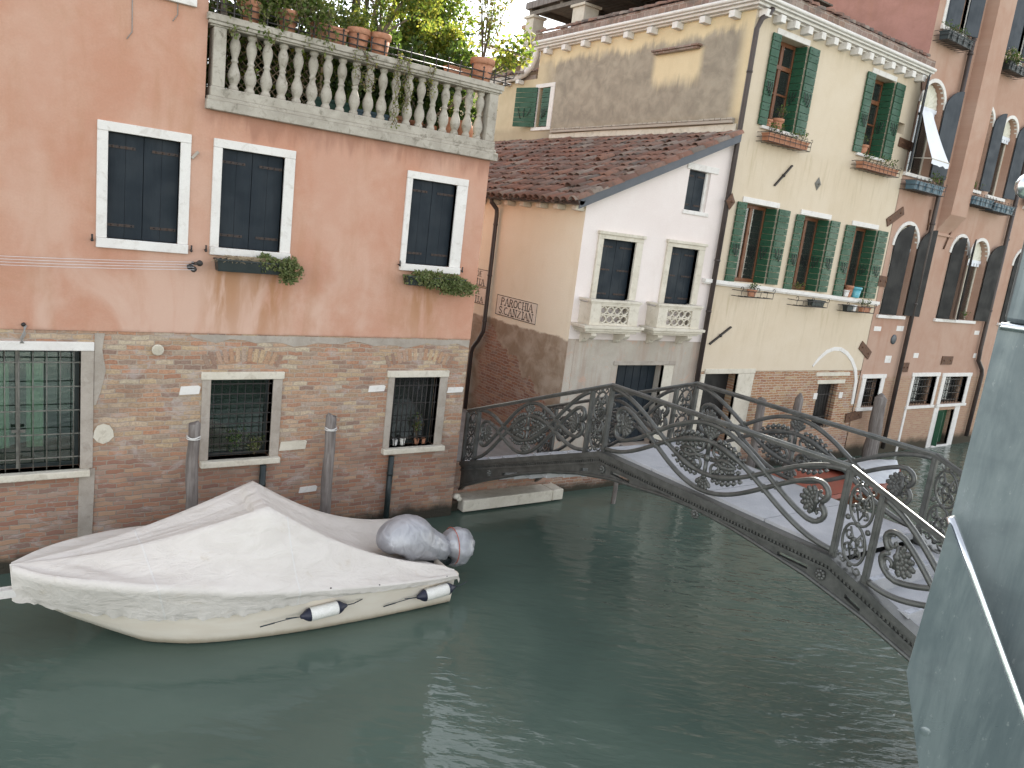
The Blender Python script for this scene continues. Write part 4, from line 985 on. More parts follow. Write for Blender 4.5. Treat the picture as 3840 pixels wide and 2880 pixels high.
c = MB(); c.box(9.96, 10.2, 12.3, 26, 6.172, 6.22); c.build('eave_course', M_stonec, WH)
p = MB(); px = 10.11
p.tube([(9.92, 15.42, 6.2), (9.93, 15.42, 6.10), (px-.02, 15.42, 5.96), (px, 15.42, 5.85), (px, 15.42, 3.2), (px, 15.43, 3.05), (px, 15.60, 2.80), (px, 15.80, 2.6), (px, 15.86, 2.45), (px, 15.86, 1.0)], .052, 10)
for z in (5.6, 4.4, 3.3): p.tube([(px, 15.42, z-.02), (px, 15.42, z+.02)], .06, 10)
p.build('drain_pipe', M_pipe, WH)

# ------------------------------------------------------------------ painted street signs
LET = {
 'P': [[(.15, 0), (.15, 1)], [(.15, .97), (.55, .95), (.68, .74), (.55, .52), (.15, .5)]], 'A': [[(.05, 0), (.4, 1)], [(.4, 1), (.75, 0)], [(.18, .35), (.62, .35)]],
 'R': [[(.15, 0), (.15, 1)], [(.15, .97), (.52, .95), (.64, .75), (.52, .54), (.15, .52)], [(.38, .52), (.74, 0)]], 'O': [[(.42+.33*cos(a*pi/8), .5+.48*sin(a*pi/8)) for a in range(17)]],
 'C': [[(.42+.34*cos(a*pi/10), .5+.48*sin(a*pi/10)) for a in range(3, 18)]], 'H': [[(.15, 0), (.15, 1)], [(.68, 0), (.68, 1)], [(.15, .5), (.68, .5)]], 'I': [[(.2, 0), (.2, 1)]],
 'S': [[(.62, .8), (.5, .95), (.3, .97), (.15, .8), (.22, .6), (.55, .42), (.62, .2), (.48, .03), (.25, .03), (.12, .2)]], '.': [[(.12, 0), (.12, .1)]],
 'N': [[(.15, 0), (.15, 1)], [(.15, 1), (.68, 0)], [(.68, 0), (.68, 1)]], 'Z': [[(.12, .96), (.66, .96)], [(.66, .96), (.10, .04)], [(.10, .04), (.68, .04)]],
 'D': [[(.15, 0), (.15, 1)], [(.15, .97), (.5, .93), (.70, .7), (.70, .3), (.5, .07), (.15, .03)]], 'E': [[(.15, 0), (.15, 1)], [(.15, .97), (.6, .97)], [(.15, .52), (.5, .52)], [(.15, .03), (.62, .03)]],
 'V': [[(.05, 1), (.4, 0)], [(.4, 0), (.75, 1)]], 'T': [[(.4, 0), (.4, 1)], [(.08, .96), (.72, .96)]]}
THIN = {'A': [0, 2], 'N': [0, 2], 'V': [1], 'Z': [0, 2], 'T': [1], 'H': [2], 'E': [1, 2, 3]}
SERIF = {'P': [(.15, 0)], 'A': [(.05, 0), (.75, 0)], 'R': [(.15, 0), (.72, 0)], 'H': [(.15, 0), (.15, 1), (.68, 0), (.68, 1)], 'I': [(.2, 0), (.2, 1)], 'N': [(.15, 0), (.15, 1), (.68, 1)], 'V': [(.05, 1), (.75, 1)], 'T': [(.4, 0)]}
ADV = {'I': .42, '.': .28, 'E': .76, 'T': .8, 'S': .78}
def lettering(mb, txt, y_right, z0, h, wtot, x=10.2):
    """letters on the wall x: reading direction is -y; last letter ends at y_right"""
    tot = sum(ADV.get(c, .86) for c in txt); k = wtot/tot; cur = 0
    for c in txt:
        if c in LET:
            for i, st in enumerate(LET[c]):
                wd_ = .055 if i in THIN.get(c, []) else .13
                for a, b_ in zip(st[:-1], st[1:]):
                    P = [Vector((x-.012, y_right+wtot-(cur+u)*k, z0+v_*h)) for (u, v_) in (a, b_)]
                    d_ = (P[1]-P[0]); L_ = d_.length; d_.normalize(); mb.obox((P[0]+P[1])/2, d_, (1, 0, 0), d_.cross(Vector((1, 0, 0))), L_/2+.004, .0025, wd_*h*.5*.8)
            for (u, v_) in SERIF.get(c, []): mb.obox((x-.0125, y_right+wtot-(cur+u)*k, z0+v_*h), (0, 1, 0), (1, 0, 0), (0, 0, 1), .085, .0025, .012) if False else mb.obox((x-.0125, y_right+wtot-(cur+u)*k, z0+v_*h), (0, 1, 0), (1, 0, 0), (0, 0, 1), .14*k, .0025, .010)
        cur += ADV.get(c, .86)
def sign(y0, y1, z0, z1, lines, label):
    t = thing('street_sign', label, 'street sign', (10.2, (y0+y1)/2, z0), 'painted street name panels on the alley wall')
    b = MB(); b.box(10.192, 10.2, y0, y1, z0, z1); b.build('panel', M_signwhite, t)
    e = .014; b = MB()
    for (a0, a1, c0, c1) in ((y0, y1, z1-e, z1), (y0, y1, z0, z0+e), (y0, y0+e, z0+e, z1-e), (y1-e, y1, z0+e, z1-e)): b.box(10.1885, 10.1915, a0, a1, c0, c1)
    b.build('border', M_letter, t)
    l = MB()
    for (tx, yr, zz, h, wt) in lines: lettering(l, tx, yr, zz, h, wt)
    l.build('lettering', M_letter, t)
sign(13.50, 15.12, 3.53, 4.00, [('PAROCHIA', 13.64, 3.785, .165, 1.30), ('S.CANZIAN', 13.60, 3.575, .165, 1.40)], 'wide painted sign panel reading PAROCHIA S.CANZIAN on the alley wall')
sign(15.50, 17.1, 4.09, 4.50, [('DE', 15.86, 4.315, .14, .30), ('VITA', 15.74, 4.125, .14, .52)], 'upper of the two narrow sign panels cut off by the pink house corner')
sign(15.49, 17.1, 3.66, 4.07, [('E DE', 15.86, 3.89, .14, .58), ('AVITA', 15.72, 3.70, .14, .66)], 'lower of the two narrow sign panels cut off by the pink house corner')

# ------------------------------------------------------------------ yellow house
YH = thing('yellow_house', 'yellow stuccoed house with green shutters and a white bracketed cornice', 'house', (18, YF, 0))
U1 = (15.23, 16.27, 8.60, 10.60); U2 = (19.20, 20.17, 8.60, 10.58); L1 = (15.05, 16.24, 4.95, 6.82); L2 = (17.34, 18.46, 4.88, 6.78); L3 = (19.66, 20.76, 4.82, 6.75)
b = MB(); b.plate(rect(14.3, 21.5, 2.72, 10.95), [rect(*r_) for r_ in (U1, U2, L1, L2, L3)]+[rect(20.74, 21.10, 9.38, 9.66)], FX(YF), (0, .32, 0), sides=False); b.build('wall', M_yellow, YH)
b = MB(); b.plate(rect(14.3, 21.5, -.5, 2.716), [rect(14.66, 15.92, .55, 2.65), rect(19.52, 20.48, 1.0, 2.32)], FX(YF+.012), (0, .35, 0), sides=False); b.build('brick_base', M_brick_yel, YH)
b = MB(); b.plate(rect(YF, 20.4, 6, 10.95), [rect(19.62, 20.2, 8.70, 9.85)], FY(14.3), (.2, 0, 0), sides=False); b.plate(rect(20.4, 25, 6, 10.15), [], FY(14.3), (.2, 0, 0), sides=False); b.build('side_wall', M_dirty, YH)
b = MB(); b.box(14.75, 21.4, YF+.60, 20.3, -.5, 10.9); b.box(14.7, 21.4, 20.3, 25, 5, 10.1); b.build('core_wall', M_dark, YH)
# cornice, dentils, brick eave band, roof
c = MB(); x0, x1 = 14.3, 21.5
for (pj, z0, z1) in ((.10, 10.93, 10.97), (.20, 10.97, 11.03), (.28, 11.03, 11.10)):
    c.box(x0-pj, x1+.02, YF-pj, YF+.25, z0, z1); c.box(x0-pj, x0+.25, YF+.25, 20.4, z0, z1)
c.tube([(x0-.30, YF-.30, 11.115), (x1, YF-.30, 11.115)], .045, 10); c.tube([(x0-.30, YF-.30, 11.115), (x0-.30, 20.4, 11.115)], .045, 10)
CO = c.build('cornice', M_stone, YH, bevel=.006)
for k in range(14):
    d = MB(); d.box(14.36+.515*k, 14.36+.515*k+.17, YF-.24, YF, 10.77, 10.93); d.build('dentil', M_stone, CO, bevel=.012)
for k in range(9):
    d = MB(); d.box(14.06, 14.3, 12.72+.88*k, 12.72+.88*k+.17, 10.78, 10.93); d.build('dentil', M_stone, CO, bevel=.012)
b = MB(); b.box(14.04, 21.5, YF-.26, YF+.2, 11.165, 11.36); b.box(14.04, 14.5, YF+.2, 20.4, 11.165, 11.36); b.build('eave_band', M_band, YH)
def tilecol(mb, top, dn_, nr_, side, n, pitch=.2, r=.085):
    for i in range(n):
        a_ = top+dn_*(i*.36)+Vector((0, 0, rnd.gauss(0, .008))); b_ = a_+dn_*.42; vs = []
        for (pp_, rr, lf) in ((a_, r*.85, 0), (b_, r, .02)):
            for k in range(6):
                an = pi*k/5; vs.append(pp_+side*(-rr*cos(an))+nr_*(rr*.8*sin(an)+lf))
        mb.add(vs, [(k, k+1, 7+k, 6+k) for k in range(5)]+[tuple(6+k for k in range(6))], 0, True)
r_ = MB()
apex = 12.75
r_.add([(14.1, 12.1, 11.36), (21.5, 12.1, 11.36), (21.5, 16.2, apex), (17.6, 16.2, apex), (14.1, 20.4, 11.36), (21.5, 20.4, 11.36)], [(0, 1, 2, 3), (0, 3, 4), (4, 3, 2, 5)], 0)
for k in range(44):   # left slope, seen from the canal as a ragged edge
    yy = 12.2+.185*k; f = min(1, (yy-12.1)/4.1, (20.4-yy)/4.2); L_ = 3.5*max(.1, f); d_ = Vector((-3.5, 0, -(apex-11.36))).normalized(); n_ = Vector((-(apex-11.36), 0, 3.5)).normalized()
    tp = Vector((14.02, yy, 11.37))-d_*L_*.98; tilecol(r_, tp, d_, n_, Vector((0, 1, 0)), max(1, int(L_/.36)))
for k in range(36):
    xx = 14.2+.2*k; d_ = Vector((0, -4.1, -(apex-11.36))).normalized(); n_ = Vector((0, -(apex-11.36), 4.1)).normalized()
    f = min(1, (xx-14.1)/3.5); L_ = 4.2*max(.1, f); tp = Vector((xx, 12.02, 11.37))-d_*L_*.98; tilecol(r_, tp, d_, n_, Vector((1, 0, 0)), max(1, int(L_/.36)))
r_.build('roof', M_tile, YH)
# lower wing behind with curved eave
c = MB(); pts = [(14.16, 20.4, 11.10), (14.16, 20.45, 10.8), (14.16, 20.6, 10.5), (14.16, 20.9, 10.30), (14.16, 21.3, 10.22), (14.16, 25, 10.22)]
c.tube(pts, .09, 10); c.build('wing_cornice', M_stone, YH)
for k in range(4):
    d = MB(); d.box(14.08, 14.3, 21.1+.7*k, 21.27+.7*k, 10.03, 10.15); d.build('dentil', M_stone, CO, bevel=.012)
r_ = MB()
for k in range(22):
    d_ = Vector((-3, 0, -1)).normalized(); n_ = Vector((-1, 0, 3)).normalized(); tilecol(r_, Vector((15.0, 20.9+.2*k, 10.62)), d_, n_, Vector((0, 1, 0)), 3)
r_.box(14.3, 16, 20.5, 25, 10.15, 10.28); r_.build('wing_roof', M_tile, YH)
# string course, small ledge, downpipe
s_ = MB(); s_.box(14.2, 14.3, 12.4, 19.3, 8.50, 8.57)
for k in range(40): s_.box(14.17+.02*rnd.random(), 14.3, 12.4+.172*k, 12.4+.172*k+.15, 8.572, 8.60+.02*rnd.random())
s_.build('string_course', M_cement, YH, bevel=.008)
s_ = MB(); s_.box(14.17, 14.3, 13.82, 15.28, 10.27, 10.32); s_.box(14.13, 14.3, 13.76, 15.34, 10.322, 10.37); s_.build('hood_ledge', M_band, YH, bevel=.01)
s_ = MB(); s_.plate([(12.32, 8.32), (19.4, 8.35), (19.4, 8.46), (17, 8.49), (14.6, 8.46), (12.32, 8.49)], [], FY(14.27), (.04, 0, 0)); s_.build('mortar_flashing', M_stonec, YH, bevel=.006)
p = MB(); px, py = 14.28, YF-.10
p.tube([(14.55, YF-.22, 10.98), (14.50, YF-.2, 10.86), (14.34, YF-.14, 10.72), (px, py, 10.5), (px, py, .5)], .06, 10, m=0)
for z in (9.6, 8.2, 6.76, 5.4, 4.2, 2.4, 1.4): p.tube([(px, py, z-.025), (px, py, z+.025)], .07, 10)
p.build('drain_pipe', M_pipe, YH)
def diamond(x, z, r, y, parent, mat=M_rust):
    d = MB(); d.add([(x-r*.8, y-.01, z), (x, y-.01, z-r), (x+r*.8, y-.01, z), (x, y-.01, z+r), (x, y-.05, z)], [(0, 1, 4), (1, 2, 4), (2, 3, 4), (3, 0, 4)]); d.ball((x, y-.05, z), .03); d.build('tie_plate', mat, parent)
diamond(14.30, 6.76, .2, YF-.17, YH); diamond(17.68, 7.60, .17, YF, YH, M_barold)
def anchor(x0, z0, x1, z1, parent, y=YF):
    k = MB(); k.bar((x0, y-.03, z0), (x1, y-.03, z1), .035, .05, (0, 1, 0)); k.ball(((x0+x1)/2, y-.04, (z0+z1)/2), .045); k.build('wall_anchor', M_iron, parent)
anchor(16.49, 7.88, 15.95, 7.33, YH); anchor(15.27, 3.84, 14.59, 3.40, YH)
# green shutters: horizontal boards
def board_leaf(parent, p0, p1, z0, z1, n, mat=M_green, th=.035, out=(0, -1, 0)):
    """leaf standing between plan points p0 and p1"""
    s_ = MB(); p0 = Vector((*p0, 0)); p1 = Vector((*p1, 0)); d = (p1-p0); L = d.length; d.normalize(); nn = Vector((-d.y, d.x, 0))
    if nn.dot(Vector(out)) < 0: nn = -nn
    h = (z1-z0)/n
    for k in range(n):
        zc = z0+(k+.5)*h; s_.obox((p0+p1)/2+nn*th/2+Vector((0, 0, zc)), d, nn, (0, 0, 1), L/2, th/2, h/2-.006, 0)
        if k % 2 == 0 or k == n-1:
            for f in (.2, .8): s_.ball(p0+d*L*f+nn*(th+.002)+Vector((0, 0, zc)), .012, n=6, m=1)
    zc = (z0+z1)/2-.2
    for a in (-.5, 0, .5): s_.tube([p0+d*L*(.5+a*.3)+nn*(th+.012)+Vector((0, 0, zc-.1-.1*a)), p0+d*L*(.5+a*.5)+nn*(th+.03)+Vector((0, 0, zc+.05)), p0+d*L*(.5+a*.6)+nn*(th+.012)+Vector((0, 0, zc+.16))], .010, 5, 1)
    return s_.build('shutter', [mat, M_iron], parent, bevel=.004)
def green_window(op, left, right_flat, transom, parent=YH, lint=.13, sill=True, pane_mat=M_glass):
    x0, x1, z0, z1 = op
    w_ = MB(); w_.box(x0-.14, x1+.06, YF-.03, YF+.1, z1+.003, z1+lint)
    w_ = w_.build('window', M_stone, parent, bevel=.008)
    if sill: sl = MB(); sl.box(x0-.16, x1+.2, YF-.07, YF+.1, z0-.075, z0-.003); sl.build('sill', M_stone, w_, bevel=.008)
    n = 12
    board_leaf(w_, (x0-left, YF-.03), (x0-.01, YF-.03), z0-.01, z1-.005, n)
    board_leaf(w_, (x1+.02, YF-.05), (x1+.02+right_flat, YF-.03), z0+.01, z1-.005, n)
    board_leaf(w_, (x1-.005, YF-.02), (x1-.03, YF+.27), z0+.01, z1-.02, n, out=(-1, 0, 0))
    f = MB(); fy0, fy1 = YF+.28, YF+.34
    f.box(x0, x0+.09, fy0, fy1, z0, z1); f.box(x1-.09, x1, fy0, fy1, z0, z1); f.box(x0+.09, x1-.09, fy0, fy1, z0, z0+.09); f.box(x0+.09, x1-.09, fy0, fy1, z1-.09, z1)
    xm = (x0+x1)/2; f.box(xm-.05, xm+.05, fy0-.01, fy1, z0+.09, z1-.09)
    if transom: f.box(x0+.09, x1-.09, fy0-.02, fy1, z1-.62, z1-.52); f.box(x0+.09, x1-.09, fy0, fy1, z0+.82, z0+.86)
    f.build('frame', M_brownwood, w_, bevel=.006)
    p_ = MB(); p_.box(x0+.05, x1-.05, YF+.305, YF+.315, z0+.05, z1-.05); p_.build('pane', pane_mat, w_)
    r_ = MB(); r_.box(x0-.2, x1+.2, YF+.55, YF+.58, z0-.1, z1+.1); r_.build('room_back', M_dark, w_)
    return w_
green_window(U1, .30, .42, True); green_window(U2, .36, .46, True)
for (op, lf, rf) in ((L1, .33, .46), (L2, .32, .43), (L3, .42, .52)): green_window(op, lf, rf, False, sill=False)
lg = MB(); lg.plate([(13.98, 4.88), (21.55, 4.68), (21.55, 4.77), (13.98, 4.965)], [], FX(YF-.11), (0, .12, 0)); lg.plate([(13.98, 4.845), (21.55, 4.645), (21.55, 4.68), (13.98, 4.88)], [], FX(YF-.07), (0, .08, 0)); lg.build('sill_course', M_stone, YH, bevel=.008)
# side window high on the left wall
w_ = MB(); x = 14.3
w_.box(x-.03, x+.1, 19.42, 20.40, 9.855, 9.97); w_.box(x-.04, x+.1, 19.42, 20.40, 8.60, 8.695); w_.box(x-.03, x+.1, 19.42, 19.615, 8.70, 9.85); w_.box(x-.03, x+.1, 20.205, 20.395, 8.70, 9.85); w_ = w_.build('window', M_stone, YH, bevel=.006)
board_leaf(w_, (x-.05, 20.22), (x-.30, 21.0), 8.70, 9.87, 8, out=(-1, 0, 0)); board_leaf(w_, (x+.02, 19.64), (x+.02, 20.02), 8.72, 9.84, 8, out=(-1, 0, 0))
f = MB(); f.box(x+.12, x+.16, 20.0, 20.1, 8.7, 9.85); f.build('frame', M_brownwood, w_); f = MB(); f.box(x+.17, x+.19, 19.6, 20.2, 8.7, 9.85); f.build('pane', M_dark, w_)
# ground floor of the yellow house
fr = MB(); fr.box(14.62, 16.57, YF-.02, YF+.1, 2.653, 2.78); fr.box(15.92, 16.55, YF-.015, YF+.1, -.3, 2.65); fr.box(14.50, 14.66, YF-.015, YF+.1, -.3, 2.65); fr = fr.build('door_frame', M_stonec, YH, bevel=.012)
d = MB(); d.box(14.66, 15.92, YF+.30, YF+.34, .55, 2.65); d.build('door', M_black, YH)
st = MB(); st.plate([(19.0, 2.86), (19.25, 3.12), (19.55, 3.31), (19.9, 3.40), (20.25, 3.39), (20.6, 3.27), (20.95, 3.06), (21.25, 2.76), (21.42, 2.4), (21.47, 1.68), (21.34, 1.68), (21.28, 2.4), (21.12, 2.72), (20.86, 2.98), (20.55, 3.17), (20.22, 3.28), (19.9, 3.29), (19.6, 3.21), (19.32, 3.04), (19.06, 2.82)], [], FX(YF-.012), (0, .04, 0)); st.build('arch_trim', M_stone, YH)
l = MB(); l.box(19.42, 20.78, YF-.015, YF+.1, 2.325, 2.44); l.box(19.30, 20.95, YF-.01, YF+.1, 2.55, 2.66); l.build('lintel', M_stonec, YH, bevel=.01)
gw = MB(); gw.box(19.52, 20.48, YF+.24, YF+.28, 1.0, 2.32); gw = gw.build('barred_opening', M_black, YH); grille(gw, 19.52, 20.48, 1.0, 2.32, YF+.1, 7, 2, M_iron)
for x in (19.36, 20.62): s_ = MB(); s_.box(x, x+.17, YF-.012, YF+.05, 1.88, 2.06); s_.build('stone_block', M_stone, YH, bevel=.008)
# flower pots, baskets of the yellow house
long_box(15.05, 16.60, YF-.32, YF-.10, 8.24, 8.42, 'terracotta coloured window boxes in an iron basket under the upper left yellow house window', M_terra, 'window_box', 'window boxes in iron baskets on the yellow house', 0, True, 'window box')
long_box(18.98, 20.70, YF-.32, YF-.10, 8.19, 8.36, 'terracotta coloured window boxes in an iron basket under the upper right yellow house window', M_terra, 'window_box', 'window boxes in iron baskets on the yellow house', 0, True, 'window box')
def wisps(c, rx, n, label, mats=None, lo=.06, hi=.22, grp='thin plants in the yellow house boxes', lf=5, name='box_plant'):
    f = MB(); s_ = MB(); c = Vector(c)
    for _ in range(n):
        x = rnd.uniform(-rx, rx); tp = c+Vector((x+rnd.uniform(-.12, .12), rnd.uniform(-.10, .06), rnd.uniform(lo, hi))); s_.tube([c+Vector((x, 0, -.02)), (c+Vector((x, 0, 0))).lerp(tp, .6)+rv()*.02, tp], .004, 4)
        for _ in range(lf): f.leaf(tp+rv()*.05, rv(), rv(), .05, .032, rnd.choice([0, 1]))
    plant(name, label, 'plant', c, [('foliage', f, mats or [M_leafmid, M_leafdark]), ('stems', s_, M_bark)], grp)
wisps((15.85, YF-.21, 8.44), .72, 34, 'thin leafy plants in the iron basket under the upper left window'); wisps((19.9, YF-.21, 8.38), .82, 34, 'thin leafy plants in the iron basket under the upper right window')
for (x, r, h, z, lab) in ((15.42, .13, .18, 8.60, 'shallow clay pot at the left on the upper left window ledge'), (15.80, .15, .26, 8.60, 'round clay pot on the upper left window ledge beside the brown frame'), (19.45, .16, .24, 8.60, 'round clay pot on the upper right window ledge')):
    pot(x, YF+.1, z, r, h, lab, 'clay pots on the yellow house window ledges')
wisps((15.80, YF+.1, 8.86), .1, 12, 'small plant in the round clay pot of the upper left window', lo=.08, hi=.3); wisps((19.45, YF+.1, 8.84), .1, 12, 'small plant in the clay pot of the upper right window', lo=.08, hi=.25)
def iron_basket(x0, x1, z0, z1, label):
    t = thing('iron_basket', label, 'flower basket', ((x0+x1)/2, YF, z0), 'iron flower baskets under the lower yellow house windows'); k = MB(); yo = YF-.34
    for zz in (z0, z1): k.tube([(x0, YF-.05, zz), (x0, yo, zz), (x1, yo, zz), (x1, YF-.05, zz)], .009, 5)
    for i in range(6): xx = x0+(x1-x0)*i/5; k.tube([(xx, YF-.05, z0), (xx, yo, z0), (xx, yo, z1)], .008, 5)
    for xx in (x0, (x0+x1)/2, x1): k.tube([(xx+.05*cos(a), yo, z1+.05+.05*sin(a)) for a in [j*pi/4-pi/2 for j in range(7)]], .008, 5)
    k.build('bars', M_iron, t)
iron_basket(15.05, 16.27, 4.62, 4.76, 'iron flower basket holding one clay pot, under the lower left window'); iron_basket(17.28, 18.64, 4.50, 4.64, 'iron flower basket holding a black trough, under the lower middle window'); iron_basket(19.58, 20.95, 4.44, 4.60, 'iron flower basket holding small pots, under the lower right window')
pot(15.60, YF-.2, 4.635, .12, .17, 'small clay pot standing in the lower left iron basket', 'pots in the iron baskets'); wisps((15.62, YF-.2, 4.8), .1, 12, 'tiny plant in the clay pot of the lower left iron basket', lo=.05, hi=.14)
long_box(18.02, 18.58, YF-.30, YF-.12, 4.515, 4.68, 'black plastic trough at the right end of the lower middle iron basket', M_plastic, 'window_box', cat='window box')
long_box(19.66, 19.95, YF-.30, YF-.12, 4.455, 4.62, 'black plastic box at the left end of the lower right iron basket', M_plastic, 'window_box', cat='window box')
long_box(20.42, 20.85, YF-.30, YF-.12, 4.455, 4.60, 'clay coloured box at the right end of the lower right iron basket', M_terra, 'window_box', cat='window box')
pot(20.12, YF-.2, 4.455, .08, .17, 'white pot in the middle of the lower right iron basket', 'pots in the iron baskets', M_whitepot); wisps((20.65, YF-.2, 4.62), .18, 14, 'green plant in the clay coloured box of the lower right basket', lo=.05, hi=.14)
pot(20.42, YF+.02, 4.82, .15, .30, 'bright turquoise glazed pot on the lower right window ledge', None, M_turq); pot(20.02, YF+.02, 4.82, .11, .20, 'clay pot left of the turquoise pot on the window ledge', 'clay pots on the yellow house window ledges'); pot(19.86, YF-.04, 4.83, .08, .18, 'white patterned pot at the left of the lower right window ledge', None, M_whitepot); pot(20.22, YF+.12, 4.82, .12, .32, 'tall clay pot behind the turquoise pot', 'clay pots on the yellow house window ledges')
wisps((17.75, YF+.1, 4.90), .28, 20, 'dried plants along the ledge of the lower middle window', [M_leafbrown, M_leafmid], .04, .14)
# ------------------------------------------------------------------ rose house
RH = thing('rose_house', 'tall faded rose house with arched windows and dark drainpipes', 'house', (26, YF, 0))
A1 = (21.62, 22.86, 8.45, 10.35); A2 = (24.98, 25.92, 8.48, 10.42); A3 = (26.62, 27.62, 8.44, 10.36); B1 = (21.80, 23.08, 4.40, 6.42); B2 = (25.14, 26.20, 4.40, 6.48); B3 = (26.40, 27.62, 4.40, 6.40); B4 = (29.6, 30.7, 4.4, 6.4)
T1 = (21.95, 23.00, 12.42, 14.2); T2 = (25.5, 26.6, 12.45, 14.2); T3 = (29.4, 30.4, 8.4, 10.3)
GW = (21.86, 22.70, 1.56, 2.46); G1 = (24.66, 26.10, 1.52, 2.49); G2 = (26.70, 28.26, 1.52, 2.47); GD = (26.72, 27.86, .06, 1.30)
b = MB(); b.plate(rect(21.52, 36, -.5, 16), [archp(*a) for a in (A1, A2, A3, B1, B2, B3, B4, T3)]+[rect(*r_) for r_ in (T1, T2, GW, G1, G2, GD)], FX(YF), (0, .32, 0), sides=False); b.build('wall', M_rose, RH)
b = MB(); b.plate(rect(YF, 26, 10.9, 16), [], FY(21.52), (.2, 0, 0), sides=False); b.build('side_wall', M_roseside, RH)
b = MB(); b.box(21.75, 36, YF+.55, 26, -.5, 15.9); b.build('core_wall', M_dark, RH)
c = MB(); c.plate([(7.55, YF-.33), (9.0, YF-.36), (16, YF-.36), (16, YF+.01), (7.0, YF+.01), (7.2, YF-.1)], [], lambda u, v: Vector((23.98, v, u)), (.96, 0, 0)); c.build('chimney_breast', M_rose, RH, bevel=.01)
c = MB(); c.box(23.85, 25.05, YF-.05, YF, 6.92, 6.99); c.build('string_course', M_rose, RH)
c = MB()
for (pj, z0, z1) in ((.15, 14.55, 14.65), (.28, 14.65, 14.8)): c.box(24.96, 36, YF-pj, YF, z0, z1)
for k in range(12): c.box(25.1+.5*k, 25.3+.5*k, YF-.24, YF, 14.4, 14.55)
c.build('cornice', M_stone, RH, bevel=.01)
def arch_window(A, shutters, mat, pleat=True, label=None, sill=True, wall=M_stone):
    x0, x1, z0, zs = A; r = (x1-x0)/2; cx = (x0+x1)/2; n = 14; m = .10
    s_ = MB(); inner = [(cx+r*cos(pi*k/n), zs+r*sin(pi*k/n)) for k in range(n+1)]; outer = [(cx+(r+m)*cos(pi*k/n), zs+(r+m)*sin(pi*k/n)) for k in range(n, -1, -1)]
    s_.plate([(x1, zs-.001)]+inner[1:-1]+[(x0, zs-.001)]+outer, [], FX(YF-.03), (0, .1, 0))
    w_ = s_.build('window', wall, RH, bevel=.008)
    if sill: sl = MB(); sl.box(x0-.12, x1+.12, YF-.08, YF+.1, z0-.10, z0-.003); sl.build('sill', wall, w_, bevel=.008)
    f = MB()
    for (a, b_) in ((x0, x0+.07), (x1-.07, x1), (cx-.04, cx+.04)): f.box(a, b_, YF+.24, YF+.29, z0, zs+ (r*.9 if abs((a+b_)/2-cx) < .1 else .1))
    f.build('frame', M_stonec if pleat else M_stoned, w_)
    p = MB(); p.box(x0, x1, YF+.26, YF+.27, z0, zs+r); p.build('pane', M_glass, w_)
    rb = MB(); rb.box(x0-.1, x1+.1, YF+.50, YF+.53, z0-.1, zs+r+.1); rb.build('room_back', M_dark, w_)
    if pleat:
        t = MB(); rows = []
        for k in range(25):
            a = pi*k/24; ro = r*.97; rows.append([Vector((cx+ro*cos(a), YF+.17+.02*(k % 2), zs+ro*sin(a))), Vector((cx+ro*.08*cos(a), YF+.17+.012*(k % 2), zs-.05+ro*.08*sin(a)))])
        t.grid(rows, smooth=False); t.build('pleated_blind', M_curtain, w_)
        e = MB(); e.box(x0+.02, x1-.02, YF+.15, YF+.19, zs-.12, zs-.02)
        for k in range(6): e.box(x0+.03+(x1-x0-.06)*k/6, x0+.03+(x1-x0-.06)*(k+.7)/6, YF+.155, YF+.175, zs-.22, zs-.12)
        e.build('blind_edge', M_whitecloth, w_)
    for (hx, ang, sgn) in shutters:
        # leaf with a quarter-round top, hinged at hx, swung out by ang
        q = MB(); wd_ = r-.01; o2 = [(0, z0+.02), (wd_, z0+.02)]+[(wd_*cos(a), zs+r*.96*sin(a)) for a in [pi/2*k/8 for k in range(1, 9)]] if False else None
        top = [(wd_-wd_*cos(pi/2*k/8)*1.0, zs+r*.96*sin(pi/2*k/8)) for k in range(0, 9)]
        o2 = [(0, z0+.02), (wd_, z0+.02)]+[(u, v) for (u, v) in top[::-1]]
        dx, dy = sgn*cos(ang), -sin(ang)
        q.plate(o2, [], lambda u, v, hx=hx, dx=dx, dy=dy: Vector((hx+dx*u, YF-.04+dy*u, v)), (sin(ang)*.035*sgn, cos(ang)*.035, 0)); q.build('shutter', mat, w_)
    return w_
arch_window(A1, [(21.62, radians(147), 1), (22.86, radians(166), -1)], M_slate)
arch_window(A2, [(24.98, radians(152), 1), (25.92, radians(168), -1)], M_slate); arch_window(A3, [(27.62, radians(165), -1)], M_slate)
arch_window(B1, [(21.80, radians(14), 1), (23.08, radians(166), -1)], M_black); arch_window(B2, [(25.14, radians(16), 1)], M_black); arch_window(B3, [(26.40, radians(152), 1), (27.62, radians(165), -1)], M_black); arch_window(B4, [(29.6, radians(20), 1)], M_black, False)
arch_window(T3, [(29.4, radians(150), 1)], M_slate, False)
